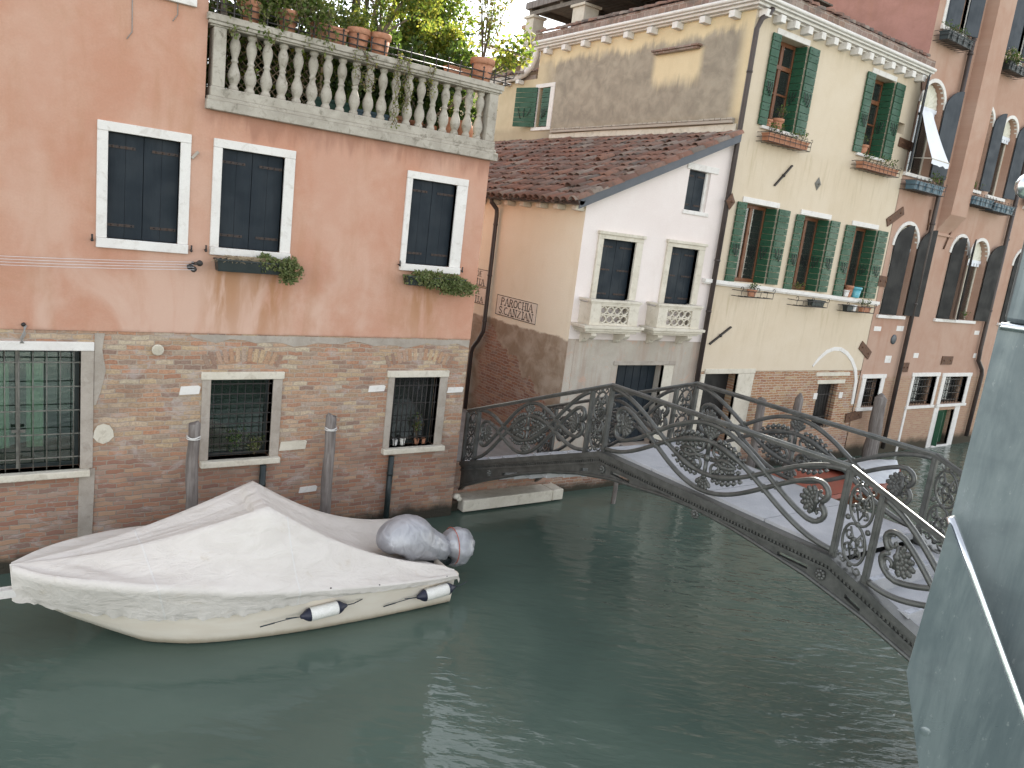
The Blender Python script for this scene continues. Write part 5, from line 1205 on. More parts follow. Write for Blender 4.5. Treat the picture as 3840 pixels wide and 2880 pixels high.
for (T, sh) in ((T1, ((0, 12), (1, 165))), (T2, ((0, 12), (1, 150)))):
    x0, x1, z0, z1 = T; s_ = MB(); s_.box(x0-.12, x0, YF-.03, YF+.1, z0, z1); s_.box(x1, x1+.12, YF-.03, YF+.1, z0, z1); s_.box(x0-.12, x1+.12, YF-.03, YF+.1, z1+.001, z1+.12); w_ = s_.build('window', M_stone, RH, bevel=.008); s_ = MB(); s_.box(x0-.14, x1+.14, YF-.07, YF+.1, z0-.12, z0-.003); s_.build('sill', M_stone, w_, bevel=.008)
    p = MB(); p.box(x0, x1, YF+.2, YF+.21, z0, z1); p.build('pane', M_glass, w_)
    wd_ = (x1-x0)/2
    for (sd, an) in sh:
        a = radians(an); hx = (x0, x1)[sd]; sg = 1 if sd == 0 else -1
        q = MB(); q.obox((hx+sg*cos(a)*wd_/2, YF-.05-sin(a)*wd_/2, (z0+z1)/2), (sg*cos(a), -sin(a), 0), (sin(a)*sg, cos(a), 0), (0, 0, 1), wd_/2, .018, (z1-z0)/2); q.build('shutter', M_slate, w_, bevel=.004)
# ground-floor openings
def barred(r_, fr, sl=True):
    x0, x1, z0, z1 = r_; s_ = MB(); s_.box(x0-fr, x0, YF-.03, YF+.15, z0, z1); s_.box(x1, x1+fr, YF-.03, YF+.15, z0, z1); s_.box(x0-fr-.04, x1+fr+.04, YF-.035, YF+.15, z1+.002, z1+.13); w_ = s_.build('window', M_stone, RH, bevel=.012); s_ = MB(); s_.box(x0-fr-.04, x1+fr+.04, YF-.06, YF+.15, z0-.10, z0-.002); s_.build('sill', M_stone, w_, bevel=.012)
    grille(w_, x0, x1, z0, z1, YF+.10, 8, 4, M_iron, .011); p = MB(); p.box(x0, x1, YF+.25, YF+.26, z0, z1); p.build('pane', M_glass, w_)
barred(GW, .20); barred(G1, .14); barred(G2, .22)
s_ = MB(); s_.box(26.72, 27.86, YF-.06, YF+.3, -.05, .055); df = s_.build('door_frame', M_stone, RH, bevel=.012)
for (a, b_) in ((26.42, 26.72), (27.86, 28.2)): s_ = MB(); s_.box(a, b_, YF-.028, YF+.1, -.4, 1.41); s_.build('jamb', M_stone, df, bevel=.012)
s_ = MB(); s_.box(24.50, 24.62, YF-.028, YF+.1, -.4, 1.41); s_.build('stone_strip', M_stone, RH, bevel=.012)
d = MB(); d.box(26.95, 27.86, YF+.22, YF+.26, .06, 1.30); d.build('door', M_green, df); d = MB(); d.obox((26.76, YF+.05, .68), (.25, -1, 0), (1, .25, 0), (0, 0, 1), .22, .02, .61); d.build('door', M_green, df)
for (xp, zb, nm) in ((23.46, .2, 0), (28.45, 3.25, 1)):
    p = MB(); pts = [(xp, YF-.12, 15.2), (xp, YF-.12, zb)] if nm == 0 else [(xp-.1, YF-.12, 15.2), (xp, YF-.12, zb+.2), (xp+.05, YF-.12, 3.05), (xp+.45, YF-.12, 2.75), (xp+.55, YF-.12, 2.55), (xp+.5, YF-.12, .3)]
    p.tube(pts, .065 if nm == 0 else .07, 10)
    for z in (12, 9.6, 7.2, 4.8): p.tube([(xp, YF-.12, z-.03), (xp, YF-.12, z+.03)], .08, 10)
    p.build('drain_pipe', M_pipe, RH)
def tplate(x, z, hw, hh, rot, parent=RH, mat=M_rust):
    k = MB(); a = radians(rot); k.obox((x, YF-.02, z), (cos(a), 0, sin(a)), (0, 1, 0), (-sin(a), 0, cos(a)), hw, .012, hh)
    for t in (-.6, .6): k.ball((x+cos(a)*hw*t, YF-.036, z+sin(a)*hw*t), .028)
    k.build('tie_plate', mat, parent)
tplate(21.46, 3.32, .34, .13, -28); tplate(26.5, 3.03, .36, .14, 0); tplate(23.95, 2.80, .17, .15, 0); tplate(21.55, 7.20, .42, .12, 30); tplate(21.30, 9.15, .36, .12, -3); tplate(21.62, 5.36, .24, .15, -2); tplate(21.60, 1.31, .42, .14, 8); tplate(21.55, 10.95, .16, .30, 20)
for (x, z, hw, hh) in ((21.90, 3.97, .19, .07), (23.15, 4.01, .20, .08), (22.85, 3.05, .17, .11), (24.45, 2.98+.2, .15, .08), (28.15, 4.0, .17, .07), (28.4, 3.2, .1, .08)):
    k = MB(); k.box(x-hw, x+hw, YF-.012, YF+.05, z-hh, z+hh); k.build('stone_block', M_stone, RH, bevel=.008)
k = MB(); k.lathe([(.15, 0), (.15, .02), (.13, .03)], (22.91, YF, 3.67), 20, axis=(0, -1, 0)); k.build('vent', M_zinc, RH)
for (x0, z0, x1, z1) in ((23.35, 7.6, 23.42, 7.0), (24.9, 7.3, 24.62, 6.55)):
    k = MB(); k.tube([(x0, YF-.03, z0), (x1, YF-.03, z1)], .025, 6); k.build('wall_anchor', M_rust, RH)
# awning hung from the upper arched window
t = thing('window_awning', 'narrow white cloth awning slanting out of the arched rose house window', 'awning', (22.2, YF, 10.15))
a = MB(); rows = []
for k in range(9):
    f = k/8; y = YF-.02-.60*f; z = 10.18-1.36*f-.05*sin(pi*f)
    rows.append([Vector((21.72+(.60+.36*f)*j/6, y, z+.015*sin(j*2))) for j in range(7)])
a.grid(rows)
rows2 = [rows[-1], [p+Vector((0, 0, -.12-.03*(j % 2))) for j, p in enumerate(rows[-1])]]; a.grid(rows2, smooth=False); a.build('cloth', M_whitecloth, t)
k = MB(); k.tube([(21.70, YF-.05, 8.85), (21.74, YF-.60, 8.84)], .012, 5); k.tube([(22.70, YF-.05, 8.85), (22.66, YF-.60, 8.84)], .012, 5); k.tube([(21.72, YF-.62, 8.83), (22.68, YF-.62, 8.83)], .014, 5); k.build('arms', M_stonec, t)
# boxes and plants on the rose house
long_box(21.50, 23.10, YF-.42, YF-.12, 7.98, 8.22, 'blue grey planter boxes in an iron basket below the awning window of the rose house', M_blueplastic, 'window_box', 'blue grey planter boxes on the rose house', 4, True, 'window box')
long_box(24.95, 26.25, YF-.42, YF-.12, 7.98, 8.22, 'blue grey planter boxes below the left one of the paired arched windows', M_blueplastic, 'window_box', 'blue grey planter boxes on the rose house', 4, True, 'window box')
long_box(26.35, 27.75, YF-.42, YF-.12, 7.94, 8.18, 'blue grey planter boxes below the right one of the paired arched windows', M_blueplastic, 'window_box', 'blue grey planter boxes on the rose house', 4, True, 'window box')
long_box(21.60, 22.95, YF-.40, YF-.12, 11.95, 12.18, 'dark grey planter under the navy shuttered window near the top of the rose house', M_plastic, 'window_box', 'dark planters high on the rose house', 4, True, 'window box')
long_box(25.3, 26.5, YF-.40, YF-.12, 11.95, 12.18, 'dark planter right of the chimney breast with a flowering bush', M_plastic, 'window_box', 'dark planters high on the rose house', 4, True, 'window box')
wisps((22.9, YF-.27, 8.22), .35, 30, 'green plant at the right end of the blue grey box below the awning', lo=.08, hi=.35, grp='plants in the rose house boxes'); wisps((22.2, YF-.26, 12.18), .6, 40, 'low green plants in the dark planter under the top navy shutters', lo=.05, hi=.22, grp='plants in the rose house boxes')
f = MB(); leaves(f, clumps((25.7, YF-.28, 12.32), (.5, .18, .2), 20, .08, .16), 700, .07, .04, mats=[0, 0, 1, 2]); plant('flowering_bush', 'bush with pale flowers in the dark planter right of the chimney breast', 'plant', (25.7, YF-.28, 12.2), [('foliage', f, [M_leafmid, M_leafdark, M_flower])], 'plants in the rose house boxes')
wisps((25.5, YF-.1, 8.48), .4, 12, 'small plants on the sill of the left paired arched window', lo=.05, hi=.2, grp='plants in the rose house boxes')
wisps((27.1, YF+.05, 4.42), .2, 10, 'green plant on the sill of a lower arched window of the rose house', lo=.05, hi=.28, grp='plants in the rose house boxes')

# ------------------------------------------------------------------ roofs and the roof terrace behind
AL = thing('roof_terrace', 'raised wooden roof terrace on plastered pillars above the yellow house', 'roof terrace', (16, 20, 11.4))
d = MB()
for k in range(25): d.box(14.56+.19*k, 14.56+.19*k+.17, 14.0, 21.75, 12.50, 12.54)
d.build('deck_boards', M_deckwood, AL)
bm_ = MB()
for y in (14.6, 16.4, 18.2, 20.0, 21.6): bm_.box(14.6, 19.3, y, y+.12, 12.34, 12.498)
for x in (14.6, 16.6, 19.2): bm_.box(x, x+.14, 14.0, 21.7, 12.22, 12.338)
bm_.build('beams', M_deckwood, AL)
f = MB(); f.box(14.50, 14.555, 13.95, 21.80, 12.40, 12.60); f.box(14.555, 19.4, 21.755, 21.80, 12.40, 12.60); f.build('fascia', M_pile, AL)
for (x, y, h) in ((14.55, 21.35, .42), (14.62, 18.92, .55), (14.9, 14.4, .5), (19.0, 18.9, .5), (19.0, 21.2, .42)):
    p = MB(); p.box(x, x+h, y, y+h, 10.0, 12.21); p.box(x-.06, x+h+.06, y-.06, y+h+.06, 12.12, 12.20); p.build('pillar', M_chim, AL, bevel=.012)
RR = thing('rear_house', 'cream house with a tiled roof and brick chimney behind the terrace and yellow wing', 'house', (18, 27, 0))
b = MB(); b.box(15.9, 28, 25.2, 34, 4, 11.7); b.build('wall', mk_rose('cream_rear_stucco', 'y', (.62, .50, .32), (.68, .57, .38)), RR)
r_ = MB(); r_.add([(15.5, 24.8, 11.7), (28.3, 24.8, 11.7), (28.3, 29.5, 13.0), (15.5, 29.5, 13.0)], [(0, 1, 2, 3)])
for k in range(50): d_ = Vector((0, -4.7, -1.3)).normalized(); n_ = Vector((0, -1.3, 4.7)).normalized(); tilecol(r_, Vector((15.6+.2*k, 24.75, 11.74))-d_*1.6, d_, n_, Vector((1, 0, 0)), 5)
r_.build('roof', M_tile, RR)
c = MB(); c.box(17.4, 17.95, 25.6, 26.1, 11.6, 13.05); c.box(17.32, 18.03, 25.52, 26.18, 13.05, 13.2); c.box(17.45, 17.9, 25.65, 26.05, 13.2, 13.55); c.build('chimney', M_brick_pink, RR, bevel=.015)

# ------------------------------------------------------------------ the iron bridge
BR = thing('iron_footbridge', 'grey cast iron footbridge with scrolled openwork railings crossing the canal', 'bridge', (8.85, 6.37, 0))
XN, XF = 7.91, 9.79; YC = 6.37; YB = 8.34; YA = 12.28
def deckz(y):
    d = abs(y-YC); return 2.41 if d <= YB-YC else 2.41-.365*(d-(YB-YC))
half = [(5.92, .30), (5.72, .47), (5.05, .80), (3.97, 1.29), (3.18, 1.60), (2.46, 1.82), (1.70, 1.985), (.57, 2.115), (0, 2.14)]
bot = [(YC-d, z) for (d, z) in half]+[(YC+d, z) for (d, z) in half[-2::-1]]
def topl(dz): return [(YC+5.98, deckz(YC+5.98)+dz), (YB, 2.41+dz), (2*YC-YB, 2.41+dz), (YC-5.98, deckz(YC-5.98)+dz)]
def slots():
    out = []
    for sg in (1, -1):
        for (d0, d1, o_) in ((4.05, 4.5, -.345), (2.22, 2.42, -.325), (1.3, 1.72, -.30)):
            pts = []
            for (d, e) in ((d0, -.028), (d1, -.028), (d1, .022), (d0, .022)):
                pts.append((YC+sg*d, deckz(YC+sg*d)+o_+e))
            out.append(pts)
    return out
def girder(x, out):
    g = MB(); g.plate(bot+topl(-.12), slots(), FY(x-.03), (.06, 0, 0))
    for (dz0, dz1, pj) in ((-.12, -.04, .095), (-.235, -.20, .06), (-.16, -.12, .06)):
        T0 = topl(dz0); T1 = topl(dz1)
        for i in range(3): g.plate([T0[i], T0[i+1], T1[i+1], T1[i]], [], FY(x-pj), (2*pj, 0, 0))
    # fluting under the top moulding and a bead along the arch
    for i in range(238):
        y = YC-5.95+.05*i; z = deckz(y)
        g.obox((x+out*.04, y, z-.18), (0, 1, 0), (1, 0, 0), (0, 0, 1), .012, .013, .018)
    g.tube([(x+out*.03, y, z+.03) for (y, z) in bot], .028, 6)
    G = g.build('girder', M_bridge, BR)
    for d in (-1.9, 1.9, 0, -4.9, 4.9):
        r_ = MB(); y = YC+d; z = deckz(y)-.31
        for k in range(8): r_.ball((x+out*.045, y+.045*cos(k*pi/4), z+.045*sin(k*pi/4)), .026, n=6)
        r_.ball((x+out*.06, y, z), .03); r_.build('rosette', M_bridge, G)
    return G
girder(XN, -1); girder(XF, 1)
# deck slabs and steps
d = MB()
for k in range(4):
    y0 = 2*YC-YB+.985*k; d.box(XN+.06, XF-.06, y0+.006, y0+.985-.006, 2.30, 2.412)
d.build('deck_slab', M_deck, BR, bevel=.006)
for sg in (1, -1):
    for k in range(9):
        a0 = YB-YC+.45*k; zt = 2.41-.1643*(k+1); y0 = YC+sg*a0; y1 = YC+sg*(a0+.47)
        s_ = MB(); s_.box(XN+.06, XF-.06, y0, y1, zt-.3, zt); st = s_.build('step', M_deck, BR, bevel=.006)
        n = MB(); ye = YC+sg*a0; n.box(XN+.10, XF-.10, ye-sg*.055, ye+sg*.012, zt+.1643-.022, zt+.1643+.004); n.build('nosing', M_nosing, st)
u_ = MB(); u_.plate([(y, z+.12) for (y, z) in bot[2:-2]]+[(y, z+.16) for (y, z) in bot[2:-2]][::-1], [], FY(XN+.04), (XF-XN-.08, 0, 0)); u_.build('soffit', M_bridge, BR)
# railings
def fan(mb, c, du, dv, R, f, n=7):
    """palmette: fan of lobes opening towards (du,dv)"""
    a0 = atan2(dv, du)
    for k in range(n):
        a = a0+(k-(n-1)/2)*.40; L = R*(1-.12*abs(k-(n-1)/2)/2)
        for (r0, s_) in ((.35, .030), (.6, .036), (.85, .040), (1.0, .030)): mb.ball(f(c[0]+cos(a)*L*r0, c[1]+sin(a)*L*r0), .020, s_*R/.17, s_*R/.17, 6)
    mb.ball(f(*c), .03, .045, .045, 8)
def spiral(c, r, a0, turns, sgn=1, n=18): return [(c[0]+r*(1-.72*k/n)*cos(a0+sgn*2*pi*turns*k/n), c[1]+r*(1-.72*k/n)*sin(a0+sgn*2*pi*turns*k/n)) for k in range(n+1)]
def acanthus(mb, pts, f, r=.034, s_=1, lob=.05):
    N = len(pts); mb.tube([f(*p) for p in pts], [r*(.35+1.0*sin(pi*(i+.4)/(N+.4))) for i in range(N)], 6)
    for i in range(1, N-1):
        dx, dy = pts[i+1][0]-pts[i-1][0], pts[i+1][1]-pts[i-1][1]; L = sqrt(dx*dx+dy*dy)+1e-6; nx, ny = -dy/L, dx/L
        for sd in ((1, -1) if s_ == 0 else (s_,)):
            e = lob*.8*sin(pi*(i+.5)/(N)); a = (pts[i][0]+nx*sd*(r+e*.3), pts[i][1]+ny*sd*(r+e*.3)); b_ = (pts[i][0]+nx*sd*(r+e)+dx/L*e*.7, pts[i][1]+ny*sd*(r+e)+dy/L*e*.7)
            mb.tube([f(*a), f(*b_)], [.038, .022], 6)
def big_panel(parent, x, y0, y1, full=True):
    L = abs(y1-y0); H = 1.0; sgn = 1 if y1 > y0 else -1
    f = lambda u, v: Vector((x, y0+sgn*u, deckz(y0+sgn*u)+v*H-.02))
    t = MB(); fl = ((1, 0, 0), 1.1); rb = .033
    def P(u): return .575-.375*cos(2*pi*u/L)
    def P2(u): return .375-.345*cos(2*pi*u/L)
    uu = [L*k/64 for k in range(65)]
    def twin(pts, r=rb):      # a flat bar with a raised rib, as cast
        t.tube([f(*p) for p in pts], r, 6, flat=fl); t.tube([f(*p)+Vector((-.012, 0, .012)) for p in pts], r*.55, 5)
    for mir in (0, 1):
        mv = (lambda v: 1-v) if mir else (lambda v: v)
        twin([(u, mv(P2(u))) for u in uu])
        mid = [(u, mv(P(u))) for u in uu if .085*L <= u <= L-.085*L]
        endL = [(.085*L-.17*sin(a)-.0, mv(P(.085*L)+.13*(1-cos(a)))) for a in [pi*k/10 for k in range(1, 9)]]
        endR = [(L-p[0], p[1]) for p in endL]
        twin(endL[::-1]+mid+endR)
    t.build('scrollwork', M_bridge, parent)
    # palmettes at both ends
    for (cx, d_) in ((.06*L, 1), (L-.06*L, -1)):
        o = MB(); fan(o, (cx+d_*.06, .5), d_, 0, .19, f); o.tube([f(cx+d_*.06, .5-.13), f(cx+d_*.06, .5+.13)], .024, 6)
        for sg_ in (1, -1): o.tube([f(*p) for p in spiral((cx, .5+sg_*.12), .075, pi/2*sg_, .9, d_*sg_)], .022, 5)
        o.build('palmette', M_bridge, parent)
    o = MB()
    # centre: leaf sprays along the inner arcs, S-scrolls and palmettes
    c = L/2
    for mir in (1, -1):
        for sd in (1, -1):
            arc = [(c+sd*L*q, .5+mir*(P2(c+L*q)-.5)) for q in [.02+.145*k/7 for k in range(8)]]
            acanthus(o, arc[::-1], f, .036, 0, .085)
            o.tube([f(*p) for p in spiral((c+sd*.17, .5+mir*.115), .10, pi/2*mir, 1.1, sd*mir)], .020, 6)
            acanthus(o, [(c+sd*.06, .5+mir*.02), (c+sd*.16, .5+mir*.0), (c+sd*.27, .5+mir*.05), (c+sd*.38, .5+mir*.04), (c+sd*.47, .5+mir*.0)], f, .026, 0, .055)
        fan(o, (c, .5+mir*.26), 0, mir, .17, f, 5)
        o.tube([f(c, .5+mir*.02), f(c, .5+mir*.30)], .03, 6)
    o.ball(f(c, .5), .04, .06, .06); o.build('leaf_ornament', M_bridge, parent)
    # rosettes on the crossings
    def solve(g, a, b_):
        for _ in range(40):
            m_ = (a+b_)/2
            if g(a)*g(m_) <= 0: b_ = m_
            else: a = m_
        return a
    for (g, v) in ((lambda u: P(u)-.5, lambda u: .5), (lambda u: P2(u)-.5, lambda u: .5), (lambda u: P(u)-(1-P2(u)), lambda u: P(u)), (lambda u: P2(u)-(1-P(u)), lambda u: P2(u))):
        u0 = solve(g, .05*L, .5*L)
        for u in (u0, L-u0):
            r_ = MB(); p = f(u, v(u))
            for k in range(8): r_.ball(p+Vector((0, .040*cos(k*pi/4), .040*sin(k*pi/4))), .036, .020, .020, 6)
            r_.ball(p, .05, .028, .028, 8); r_.build('rosette', M_bridge, parent)
def narrow_panel(parent, x, y0, y1):
    yc = (y0+y1)/2; hw = abs(y1-y0)/2-.05
    f = lambda u, v: Vector((x, yc+u, deckz(yc+u)+v-.02)); o = MB()
    for (vc, h) in ((.72, .22), (.27, .22)):
        o.tube([f(hw*.88*cos(a), vc+h*sin(a)) for a in [2*pi*k/22 for k in range(22)]], .017, 5, closed=True)
        for s_ in (1, -1):
            o.tube([f(*p) for p in spiral((s_*hw*.38, vc+.06), .055, pi/2, 1.0, -s_)], .013, 5); o.tube([f(*p) for p in spiral((s_*hw*.35, vc-.07), .05, -pi/2, 1.0, s_)], .013, 5)
            acanthus(o, [(0, vc-.18), (s_*.05, vc-.05), (s_*.02, vc+.05), (s_*.07, vc+.16)], f, .013, 0, .03)
    for (u, v) in ((0, .5), (0, .96), (0, .03), (hw*.8, .5), (-hw*.8, .5)): o.ball(f(u, v), .022, .035, .035)
    for s_ in (1, -1):
        for v in (.03, .95): o.tube([f(*p) for p in spiral((s_*hw*.6, v), .05, 0, 1, s_)], .012, 5)
    o.build('oval_ornament', M_bridge, parent)
def railing(x, name_out):
    h = MB(); R = topl(0)
    hp = [(y, z+1.0) for (y, z) in ((YA, deckz(YA)), (YB, 2.41), (2*YC-YB, 2.41), (2*YC-YA, deckz(2*YC-YA)))]
    for a, b_ in zip(hp[:-1], hp[1:]):
        h.bar((x, a[0], a[1]), (x, b_[0], b_[1]), .075, .018, (0, 0, 1)); h.bar((x, a[0], a[1]-.02), (x, b_[0], b_[1]-.02), .042, .03, (0, 0, 1)); h.tube([(x, a[0], a[1]+.008), (x, b_[0], b_[1]+.008)], .026, 8)
    Rl = h.build('railing', M_bridge, BR)
    ys = []
    for sg in (1, -1):
        ys += [YC+sg*(YB-YC), YC+sg*(YB-YC+.42), YC+sg*(YA-YC), YC+sg*(YA-YC-.40)]
    for y in ys:
        p = MB(); z = deckz(y); p.box(x-.032, x+.032, y-.032, y+.032, z-.06, z+.97); p.box(x-.02, x+.02, y-.045, y+.045, z-.06, z+.03); p.box(x-.042, x+.042, y-.018, y+.018, z-.02, z+.96); p.build('post', M_bridge, Rl, bevel=.005)
    big_panel(Rl, x, 2*YC-YB+.035, YB-.035); big_panel(Rl, x, YB+.45, YA-.44); big_panel(Rl, x, 2*YC-YB-.45, 2*YC-YA+.44)
    for sg in (1, -1): narrow_panel(Rl, x, YC+sg*(YB-YC), YC+sg*(YB-YC+.42)); narrow_panel(Rl, x, YC+sg*(YA-YC-.40), YC+sg*(YA-YC))
railing(XN, -1); railing(XF, 1)
# ------------------------------------------------------------------ covered motor boat
def lerp_tab(tab, s):
    for (a, va), (b_, vb) in zip(tab[:-1], tab[1:]):
        if s <= b_:
            t = (s-a)/(b_-a) if b_ > a else 0; t = max(0, min(1, t)); return va+(vb-va)*t
    return tab[-1][1]
def smooth_tab(tab, s):   # monotone-ish cubic through the table
    n = len(tab)
    for i in range(n-1):
        if s <= tab[i+1][0] or i == n-2:
            x0, y0 = tab[i]; x1, y1 = tab[i+1]; h = x1-x0; t = max(0, min(1, (s-x0)/h))
            m0 = (y1-tab[i-1][1])/(x1-tab[i-1][0]) if i > 0 else (y1-y0)/h
            m1 = (tab[i+2][1]-y0)/(tab[i+2][0]-x0) if i < n-2 else (y1-y0)/h
            return (2*t**3-3*t**2+1)*y0+(t**3-2*t**2+t)*h*m0+(-2*t**3+3*t**2)*y1+(t**3-t**2)*h*m1
BT = thing('covered_motorboat', 'white motorboat under a peaked canvas cover, moored along the brick wall', 'boat', (3, 9.8, 0))
XB, XS, YM = .32, 5.74, 9.82
gw_tab = [(XB, .02), (.6, .30), (1.0, .56), (1.6, .82), (2.3, .99), (3.2, 1.10), (4.2, 1.12), (5.0, 1.09), (XS, 1.04)]
wl_tab = [(XB, .0), (.9, .10), (1.3, .26), (1.75, .52), (2.25, .76), (3.2, .94), (4.2, 1.0), (5.0, 1.0), (XS, .98)]
gz_tab = [(XB, 1.02), (1.0, 1.00), (1.8, .93), (3.0, .78), (4.2, .62), (5.2, .52), (XS, .49)]
kz_tab = [(XB, .98), (.42, .74), (.65, .48), (.95, .30), (1.3, .15), (1.7, .02), (2.1, -.12), (3, -.18), (XS, -.18)]
G = lambda x: max(.0, smooth_tab(gw_tab, x)); WL = lambda x: max(0, smooth_tab(wl_tab, x)); GZ = lambda x: smooth_tab(gz_tab, x); KZ = lambda x: lerp_tab(kz_tab, x)
h = MB(); NS = 46; rows = []
for i in range(NS+1):
    t = i/NS; x = XB+(XS-XB)*(t**1.25); g = G(x); w_ = min(WL(x), g); gz = GZ(x); kz = KZ(x); row = []
    prof_ = [(g+.015, gz), (g+.03, gz-.03), (g+.03, gz-.07), (g, gz-.08)]
    zl = max(kz, .02)
    for k in range(1, 9):
        f = k/8; z = gz-.08+(zl-gz+.08)*f; prof_.append((w_+(g-w_)*(1-f)**.75, z))
    prof_.append((w_*.55, kz)); prof_.append((0, kz-.02))
    xs = x
    side = [(Vector((xs, YM-q_[0], q_[1]))) for q_ in prof_]; other = [(Vector((xs, YM+q_[0], q_[1]))) for q_ in prof_[-2::-1]]
    rows.append(side+other)
h.grid(rows, flip=False); n_ = len(rows[-1]); h.add(rows[-1], [tuple(range(n_))])
h.build('hull', M_hull, BT)
# bow roller and stern corner caps
b = MB(); b.box(.06, .42, YM-.05, YM+.05, .70, .73); b.box(.06, .36, YM-.055, YM-.04, .66, .76); b.box(.06, .36, YM+.04, YM+.055, .66, .76); b.tube([(.10, YM-.05, .70), (.10, YM+.05, .70)], .04, 8); b.build('bow_fitting', M_stone, BT)
b = MB(); b.ball((XS+.02, YM-.99, .455), .07, .07, .055, 10); b.ball((XS+.02, YM+.99, .455), .07, .07, .055, 10); b.build('corner_cap', M_hull, BT)
def hullw(x, z):
    gz = GZ(x); g = G(x); w_ = min(WL(x), g); kz = KZ(x); zl = max(kz, .02)
    if z >= gz-.08: return g+.03
    if z <= kz: return .0
    f = min(1, max(0, (gz-.08-z)/(gz-.08-zl+1e-6))); return w_+(g-w_)*(1-f)**.75
# canvas: skirt, near face, top, far face as one sheet
P2 = Vector((3.10, 9.30, 1.64)); P1 = Vector((3.22, 10.42, 1.60)); bow = Vector((XB-.02, YM, 1.05)); Sn = Vector((XS+.03, YM-.96, .565)); Sf = Vector((XS-.10, YM+.86, .60))
def ridge(p, end, s, sp):
    if s < sp:
        t = s/sp; v = bow.lerp(p, t); v.z -= .13*sin(pi*t)*(1-.3*t); return v
    t = (s-sp)/(1-sp); v = p.lerp(end, t); v.z -= .20*sin(pi*min(1, t*1.0))*(1-.1*t); return v
C = MB(); NC = 150; rows = []
for i in range(NC+1):
    s = i/NC; x = XB+(XS-XB)*s
    sp = (3.14-XB)/(XS-XB)
    rn = ridge(P2, Sn, s, sp); rf = ridge(P1, Sf, s, sp)
    gn = Vector((x, YM-G(x)-.045, GZ(x)+.03)); gf = Vector((x, YM+G(x)+.045, GZ(x)+.03))
    if s > .97: rn = rn.lerp(gn+Vector((0, .08, .03)), (s-.97)/.03); rf = rf.lerp(gf+Vector((0, -.1, .03)), (s-.97)/.03)
    sk = lerp_tab([(XB, .46), (1.0, .56), (2.0, .50), (2.9, .36), (3.6, .19), (4.4, .10), (XS, .075)], x)
    cr = (1 if x < 3.3 else .25)
    row = []
    K1, K2, K3 = 8, 16, 14
    for side_, g_, r0 in ((-1, gn, rn),):
        for k in range(K1):          # skirt, crumpled at its drawstring
            f = 1-k/K1; z = g_.z-sk*f
            cr_ = cr*f**5*(.010*sin(x*17+3*sin(x*5.1))+.007*sin(x*41+1.3)+.003*sin(x*67))
            row.append(Vector((x, YM-hullw(x, z)-.05-.02*(1-f)+cr_, z+cr_*1.2)))
        for k in range(K2):
            f = k/K2; v = g_.lerp(r0, f); L = (r0-g_).length; v.z -= .10*L*sin(pi*f)*(1-.25*f)
            fold = .016*sin(12*s*pi+5*f+1.5*sin(7*s))*sin(pi*f)+.012*sin(31*s+9*f)*f*(1-f)*2
            dp = v-P2; an = atan2(dp.z*1.3, dp.x); rr_ = dp.length
            fold += .05*sin(an*15+.6*sin(an*6))*max(0, 1-rr_/2.1)*sin(pi*min(1, f*1.02))*min(1, rr_/.3)
            v.y += fold*.9; v.z += fold
            row.append(v)
    for k in range(K3+1):
        f = k/K3; v = rn.lerp(rf, f); L = (rf-rn).length; v.z -= .11*L*sin(pi*f)*(1 if abs(s-sp) > .03 else .35)
        v.z += (.030*sin(30*f+7*s)*max(0, 1-abs(s-sp)/.5)+.012*sin(18*s+6*f))*sin(pi*f); row.append(v)
    for k in range(1, K2+1):
        f = 1-k/K2; v = gf.lerp(rf, f); L = (rf-gf).length; v.z -= .08*L*sin(pi*f); row.append(v)
    for k in range(1, K1+1):
        f = k/K1; row.append(Vector((x, YM+hullw(x, gf.z-sk*f)+.05, gf.z-sk*f)))
    rows.append(row)
# bow cap: close the front of the skirt round the stem
C.grid(rows); C.add(rows[0], [tuple(range(len(rows[0])))])
# stern edge folded down
st = rows[-1]; C.grid([st, [p+Vector((.03, 0, -.07)) for p in st]])
C.build('canvas_cover', M_cover, BT)
for x in (1.35, 2.45, 3.05, 3.75, 4.45, 5.55):
    k = MB(); k.ball((x, YM-G(x)-.075, GZ(x)-.05 if x < 3.2 else GZ(x)+.02), .014, .008, .014); k.build('eyelet', M_iron, BT)
# outboard: silver covered cowl, tilted leg and bagged propeller
ob = MB(); pts = []; rs = []
cowl = [((5.00, 9.55, .62), .10), ((5.03, 9.55, .70), .24), ((5.10, 9.54, .78), .32), ((5.24, 9.53, .82), .36), ((5.42, 9.52, .78), .35), ((5.56, 9.51, .71), .29), ((5.68, 9.50, .66), .255), ((5.78, 9.50, .62), .225), ((5.88, 9.50, .57), .20), ((5.97, 9.50, .53), .17)]
